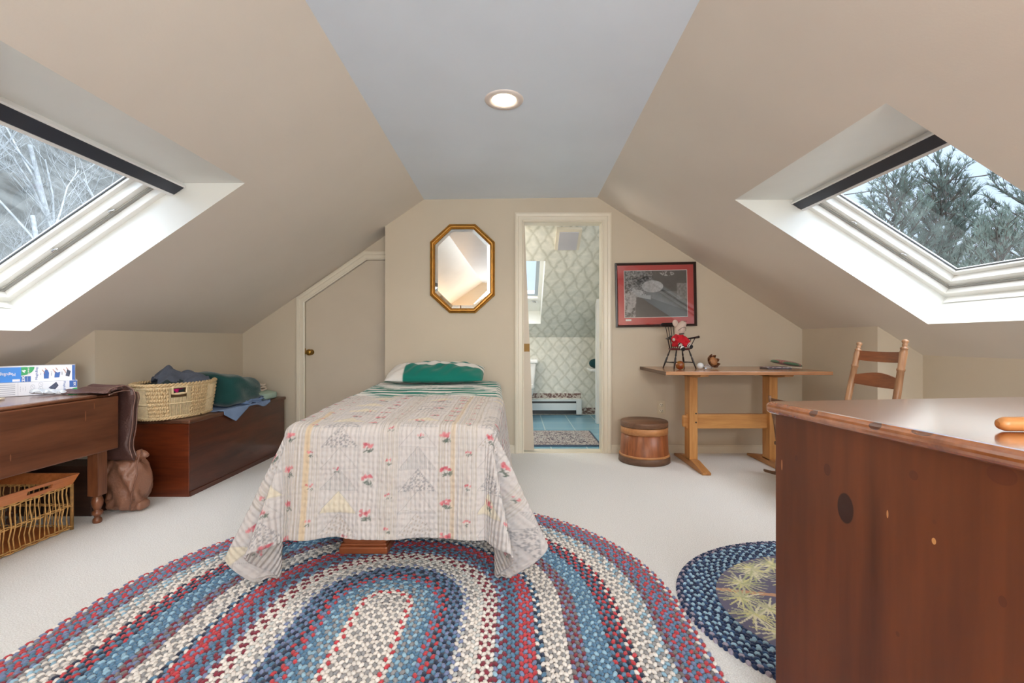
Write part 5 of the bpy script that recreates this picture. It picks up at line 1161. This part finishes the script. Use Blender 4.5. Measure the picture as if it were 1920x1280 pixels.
for (x, y) in ((-2.272, 2.552), (-2.74, 2.552), (-2.272, .98), (-2.74, .98)):
    m = M(); s = .029; m.box(x-s-tx_, x+s-tx_, y-s-ty_, y+s-ty_, .150, ZT2-.022)
    m.lathe([(.0, .150), (.026, .150), (.018, .143), (.022, .135), (.027, .118), (.025, .098), (.016, .075), (.015, .070), (.024, .062), (.026, .052), (.024, .046), (.015, .040), (.013, .030), (.020, .022), (.022, .010), (.019, .0), (0, 0)][::-1], (x-tx_, y-ty_, 0), 24); m.build('leg', w_lg, dt, .002)
# leather cover over the table end
m_lt = mat('dark_leather', L(84, 58, 54), .36, .08, 6, .3, 90); m_lt2 = mat('tan_leather', L(140, 98, 78), .36, .07, 6, .3, 90)
path = [(2.49, .709), (2.52, .713), (2.56, .716), (2.60, .720), (2.63, .722), (2.67, .718), (2.695, .70), (2.705, .65), (2.70, .58), (2.695, .50), (2.70, .42), (2.70, .35), (2.698, .30)]
nu, nv = 130, 50; tcum = np.linspace(0, 1, len(path)); U_ = np.linspace(0, 1, nu); py_ = np.interp(U_, tcum, [p[0] for p in path]); pz_ = np.interp(U_, tcum, [p[1] for p in path])
for _ in range(4): py_[1:-1] = (py_[:-2]+py_[1:-1]*2+py_[2:])/4; pz_[1:-1] = (pz_[:-2]+pz_[1:-1]*2+pz_[2:])/4
dy_, dz_ = np.gradient(py_), np.gradient(pz_); l_ = np.hypot(dy_, dz_); ny_, nz2 = -dz_/l_, dy_/l_
Th = np.linspace(0, 2*PI, nv); UU, TT = np.meshgrid(np.arange(nu), Th, indexing='ij'); f = lambda w, e: np.sign(w)*np.abs(w)**e
ends = np.clip(np.minimum(UU/8., (nu-1-UU)/8.), 0, 1)**.5
Xl = -2.305+f(np.cos(TT), .3)*(.112+.012*np.sin(UU*.09+1)+.006*np.sin(UU*.21)); off = f(np.sin(TT), .6)*(.024-.014*(UU < 45)+.004*np.sin(UU*.17+TT*2))*ends
off = off+.004*np.sin(UU*.33+Xl*30)*(np.sin(TT) > 0)
Yv = py_[UU]+ny_[UU]*off*(-1); Zv = pz_[UU]+nz2[UU]*off
lcv = thing('leather_cover', 'dark brown leather bag draped over the end of the drop-leaf table', 'leather bag', (0, 0, 0))
npmesh('leather_body', st3(Xl, Yv, Zv).reshape(-1, 3), gridfaces(nu, nv), m_lt, lcv)
for o_s in (-.014, .014):
    m = M(); m.tube([(-2.305+.114+.012*math.sin(i*.09+1)+.006*math.sin(i*.21), py_[i]-ny_[i]*o_s, pz_[i]+nz2[i]*o_s) for i in range(8, nu-2, 3)], .0035, 6); m.build('piping', mat('piping_leather', L(126, 96, 86), .3), lcv)
# slumped leather bag on the floor
lb = thing('leather_bag', 'tan leather bag slumped on the carpet between table leg and chest', 'leather bag', (-2.268, 2.745, 0))
def lf(x, y, z):
    return st3(-.016*(z > .2)*(z-.2)*2+.010*np.sin(z*5+y*3)+.012*np.cos(z*2.1), .010*np.sin(x*6+z*4)+.004*np.sin(x*14-z*9), .02*x*(z > 0)+.01*np.sin(x*4+y*5)*(z > -.5))
V, F_ = softbox((0, 0, .158), (.098, .082, .150), .55, 90, 60, lf); V[:, 2] = np.maximum(V[:, 2], .002); npmesh('body', V, F_, m_lt2, lb)
V, F_ = softbox((0, 0, 0), (.040, .024, .040), .8, 40, 24, lambda x, y, z: st3(.010*np.sin(z*3), 0*x, .012*x)); o = npmesh('gathered_corner', V, F_, m_lt2, lb); o.location = (.070, -.005, .318); o.rotation_euler = (0, .6, 0)
V, F_ = softbox((0, 0, 0), (.055, .045, .032), .7, 40, 24, lambda x, y, z: st3(0*x, .006*np.sin(x*7), 0*x)); o = npmesh('lower_corner', V, F_, m_lt2, lb); o.location = (.062, .0, .034)
m = M(); pp_ = [P(x, y, d) for x, y, d in ((266, 842, 2.72), (261, 856, 2.69), (256, 872, 2.668), (257, 888, 2.655), (253, 905, 2.648), (247, 925, 2.646), (245, 942, 2.650), (243, 955, 2.662))]
m.tube([(p.x+2.268, p.y-2.745, p.z) for p in pp_], .0045, 8); m.build('piping', mat('tan_piping', L(120, 80, 62), .35), lb)
m = M(); m.box(-2.80, -2.385, 2.64, 2.79, .0, .285); tag(m.build('dark_storage_box', wood('dark_box_wood', L(40, 24, 18), L(62, 38, 28), 'x', 1, .5), None, .004), 'dark brown storage box in shadow beneath the drop-leaf table', 'box')
# wicker basket below the table
wk = thing('wicker_basket', 'rectangular wicker basket with wooden rim under the drop-leaf table', 'basket', (-2.52, 2.05, 0)); kx_, ky_ = -2.52, 2.05
m_wk = mat('wicker', L(196, 152, 92), .5, .18, 40); w_rim = wood('rim_wood', L(168, 92, 46), L(206, 128, 74), 'y', 1, .35, .2)
x0_, x1_, y0_, y1_ = -2.72-kx_, -2.322-kx_, 1.62-ky_, 2.458-ky_
rw = random.Random(2)
def side(name, a, b, nrm, cnt):
    a, b, nrm = Vector(a), Vector(b), Vector(nrm); m = M()
    for i in range(cnt+1):
        p = a.lerp(b, (i+rw.uniform(-.2, .2))/cnt if 0 < i < cnt else i/cnt); w1, w2 = rw.uniform(-.006, .006), rw.uniform(-.006, .006); t = (b-a).normalized()
        m.tube([p+Vector((0, 0, .012)), p+t*w1+Vector((0, 0, .07))-nrm*.004, p+nrm*.005+Vector((0, 0, .128)), p+t*w2+Vector((0, 0, .19))-nrm*.003, p+Vector((0, 0, .24))], rw.uniform(.0022, .0033), 6)
    for z in (.010, .020, .124, .132, .228, .236):
        k = 60; m.tube([a.lerp(b, i/k)+nrm*(.005*math.sin(i*1.6+z*300))+Vector((0, 0, z+.0015*math.sin(i*.9))) for i in range(k+1)], .0034, 6)
    for p in (a, b): m.tube([p, p+Vector((0, 0, .24))], .008, 8)
    return m.build(name, m_wk, wk)
side('woven_side', (x1_, y0_, 0), (x1_, y1_, 0), (1, 0, 0), 36); side('woven_side', (x0_, y0_, 0), (x0_, y1_, 0), (-1, 0, 0), 34)
side('woven_side', (x0_, y1_, 0), (x1_, y1_, 0), (0, 1, 0), 16); side('woven_side', (x0_, y0_, 0), (x1_, y0_, 0), (0, -1, 0), 16)
m = M(); m.box(x0_+.01, x1_-.01, y0_+.01, y1_-.01, .006, .016); m.build('base', w_rim, wk)
def rimboard(p0, p1, nrm, slot=None):
    p0, p1, nrm = Vector(p0), Vector(p1), Vector(nrm); t = (p1-p0).normalized(); ln = (p1-p0).length; m = M(); up = Vector((0, 0, 1)); fl2 = .020
    def q(s, h): return p0+t*(s+(-.018*h if s < ln/2 else .018*h))+nrm*fl2*h+up*(.238+.052*h)
    if slot is None: segs = [(0, ln, 0, 1)]
    else:
        a, b = slot; segs = [(0, a, 0, 1), (b, ln, 0, 1), (a, b, 0, .34), (a, b, .70, 1)]
    for (s0, s1, h0, h1) in segs:
        def qq(s, h): return q(s, h) if s in (0, ln) else p0+t*s+nrm*fl2*h+up*(.238+.052*h)
        m.prism([qq(s0, h0), qq(s1, h0), qq(s1, h1), qq(s0, h1)], -nrm*.010)
    return m.build('rim_board', w_rim, wk)
rimboard((x1_+.004, y0_, 0), (x1_+.004, y1_, 0), (1, 0, 0), (.60, .72)); rimboard((x0_-.004, y1_, 0), (x0_-.004, y0_, 0), (-1, 0, 0))
rimboard((x1_, y1_+.004, 0), (x0_, y1_+.004, 0), (0, 1, 0)); rimboard((x0_, y0_-.004, 0), (x1_, y0_-.004, 0), (0, -1, 0))
# boxes of bags on the table
def flat(name, pts, y, mt, parent, dy=-.0004):
    m = M(); m.quad(*[(x, y+dy, z) for x, z in pts]); return m.build(name, mt, parent)
def txt(name, s, size, x, z, y, rot, mt, parent, bold=0.):
    cu = bpy.data.curves.new(name, 'FONT'); cu.body = s; cu.size = size; cu.align_x = 'CENTER'; cu.align_y = 'CENTER'; cu.extrude = .0002; cu.offset = bold
    tmp = bpy.data.objects.new(name, cu); me = bpy.data.meshes.new_from_object(tmp); bpy.data.objects.remove(tmp); bpy.data.curves.remove(cu)
    me.materials.clear(); me.materials.append(mt); o = bpy.data.objects.new(name, me); COL.objects.link(o); o.parent = parent
    o.matrix_local = Matrix.Translation((x, y, z)) @ Matrix.Rotation(rot, 4, 'Y') @ Matrix.Rotation(PI/2, 4, 'X'); return o
m_card = mat('white_card', L(226, 228, 236), .4, .01); m_bb = mat('bright_blue_print', L(20, 130, 226), .35, .02); m_nb = mat('navy_print', L(28, 88, 168), .35, .02); m_gp = mat('green_print', L(20, 158, 84), .35, .02)
m_gl = mat('grey_print', L(150, 156, 172), .5); m_skn = mat('tan_print', L(190, 130, 100), .5); m_dgr = mat('dark_print', L(62, 70, 96), .5, .3, 80)
bR = Vector((-2.412, 2.585)); rzb = math.radians(43)
u_ = thing('bag_box', 'white, blue and green storage bag box on top of its stack', 'box', (bR.x-.012, bR.y, .7725), rzb-.02); u_.scale = (.68, .62, 1)
fy_ = -.0005
m = M(); m.box(-.44, 0, 0, .16, 0, .084); m.build('carton', m_card, u_, .001)
flat('blue_panel', [(-.44, .001), (-.302, .001), (-.302, .078), (-.44, .078)], fy_, m_bb, u_); flat('blue_strip', [(-.018, .001), (-.001, .001), (-.001, .083), (-.018, .083)], fy_, m_nb, u_)
m = M(); pts = [(-.302, .078), (-.302, .034)]+[(-.302+.072*math.sin(a), .078-.044*math.cos(a)) for a in [PI/2*k/8 for k in range(1, 9)]]; m.quad(*[(x, fy_-.0004, z) for x, z in pts]); m.build('green_corner', m_gp, u_)
flat('navy_square', [(-.302, .001), (-.250, .001), (-.250, .030), (-.302, .030)], fy_, m_nb, u_)
txt('numeral_4', '4', .030, -.286, .056, fy_-.0012, -PI/2, m_white, u_, .0008); txt('lettering', 'JUMBO', .012, -.262, .060, fy_-.0012, -PI/2, m_white, u_)
txt('lettering', '3X', .022, -.289, .016, fy_-.0012, -PI/2, m_white, u_, .0006); txt('lettering', 'MORE SPACE', .0045, -.268, .016, fy_-.0012, -PI/2, m_white, u_)
txt('lettering', 'MagicBag', .018, -.219, .042, fy_-.0008, -PI/2, m_nb, u_); txt('lettering', 'MagicBag', .022, -.372, .042, fy_-.0012, PI, m_white, u_)
flat('white_patch', [(-.348, .004), (-.308, .004), (-.308, .016), (-.348, .016)], fy_, m_card, u_, -.001)
for x, s_ in ((-.166, 'FILL'), (-.106, 'SEAL IT'), (-.046, 'PRESS')):
    txt('caption', s_, .007, x-.030, .040, fy_-.0008, -PI/2, m_dgr, u_)
    m = M(); pts = {0: [(-.012, .014), (.014, .014), (.016, .044), (.008, .060), (-.004, .062), (-.014, .044)], 1: [(-.014, .018), (.014, .018), (.020, .048), (.004, .044), (-.010, .052)], 2: [(-.010, .026), (.012, .020), (.020, .050), (.0, .060)]}[(-.166, -.106, -.046).index(x)]
    m.quad(*[(x+a, fy_-.0006, b) for a, b in pts]); m.build('bag_picture', m_nb if x < -.05 else m_dgr, u_)
    m = M(); m.tube([(x-.022, fy_-.001, .062), (x-.012, fy_-.001, .050), (x-.008, fy_-.001, .040)], .002, 6); m.tube([(x-.006, fy_-.001, .070), (x+.004, fy_-.001, .058)], .002, 6); m.build('hand_picture', m_skn, u_)
lo_ = thing('bag_box', 'white storage bag box with grey drawings, beneath the blue one', 'box', (bR.x, bR.y, .7015), rzb); lo_.scale = (.68, .62, 1)
m = M(); m.box(-.46, 0, 0, .16, 0, .070); m.build('carton', m_card, lo_, .001)
flat('navy_square', [(-.046, .034), (-.001, .034), (-.001, .069), (-.046, .069)], fy_, m_nb, lo_)
m = M(); pts = [(-.001, .001), (-.001, .030)]+[(-.001-.054*math.sin(a), .001+.029*math.cos(a)) for a in [PI/2*k/8 for k in range(1, 9)]]; m.quad(*[(x, fy_-.0004, z) for x, z in pts]); m.build('green_corner', m_gp, lo_)
txt('lettering', '3X', .018, -.016, .052, fy_-.0012, PI/2, m_white, lo_, .0006); txt('numeral_2', '2', .018, -.016, .012, fy_-.0012, PI/2, m_white, lo_, .0006); txt('lettering', 'MagicBag', .018, -.074, .036, fy_-.0008, PI/2, m_nb, lo_)
m = M(); m.quad((-.165, fy_, .036), (-.135, fy_, .018), (-.108, fy_, .046), (-.122, fy_, .066)); m.build('bag_picture', m_dgr, lo_)
m = M()
for (x, z) in ((-.252, .044), (-.252, .018), (-.208, .056), (-.208, .034), (-.208, .012)): m.tube([(x+.0115*math.cos(a), fy_-.0005, z+.0115*math.sin(a)) for a in [2*PI*k/20 for k in range(20)]], .0006, 5, closed=True); m.tube([(x-.006, fy_-.0005, z+.006), (x+.006, fy_-.0005, z-.006)], .0006, 5)
m.build('round_symbols', m_gl, lo_)
m = M()
for k in range(6): m.box(-.45, -.345, fy_-.0005, fy_, .008+.010*k, .0105+.010*k)
m.box(-.331, -.3298, fy_-.0005, fy_, 0, .07); m.build('printed_lines', m_gl, lo_)
for k in range(3): txt('caption', ('storage bag', 'travel', 'under bed')[k], .006, -.318+.014*k, .035, fy_-.0006, -PI/2, m_gl, lo_)
m = M(); q0 = Vector((-2.60, 2.28)); m.prism([(-2.62, 1.96, .702), (-2.40, 2.02, .702), (-2.50, 2.30, .702), (-2.70, 2.22, .702)], (0, 0, .008)); tag(m.build('cream_folder', mat('cream_card', L(238, 228, 206), .6), None, .001), 'cream card folder lying flat on the drop-leaf tabletop', 'folder')
gm2, g2, gb2 = nmat('plastic_film'); gb2.inputs['Base Color'].default_value = (*L(222, 228, 236), 1); gb2.inputs['Roughness'].default_value = .15; gb2.inputs['Transmission Weight'].default_value = .35
cloth('plastic_wrapper', (-2.455, 2.475, .716), (.075, .022, .012), gm2, 'crumpled clear plastic wrapper in front of the lower bag box', 'wrapper', e=.8, rz=rzb-.1, fn=lambda x, y, z: st3(0*x, .006*np.sin(x*9), .007*np.sin(x*13+y*5)*(z > 0)-.008*x))
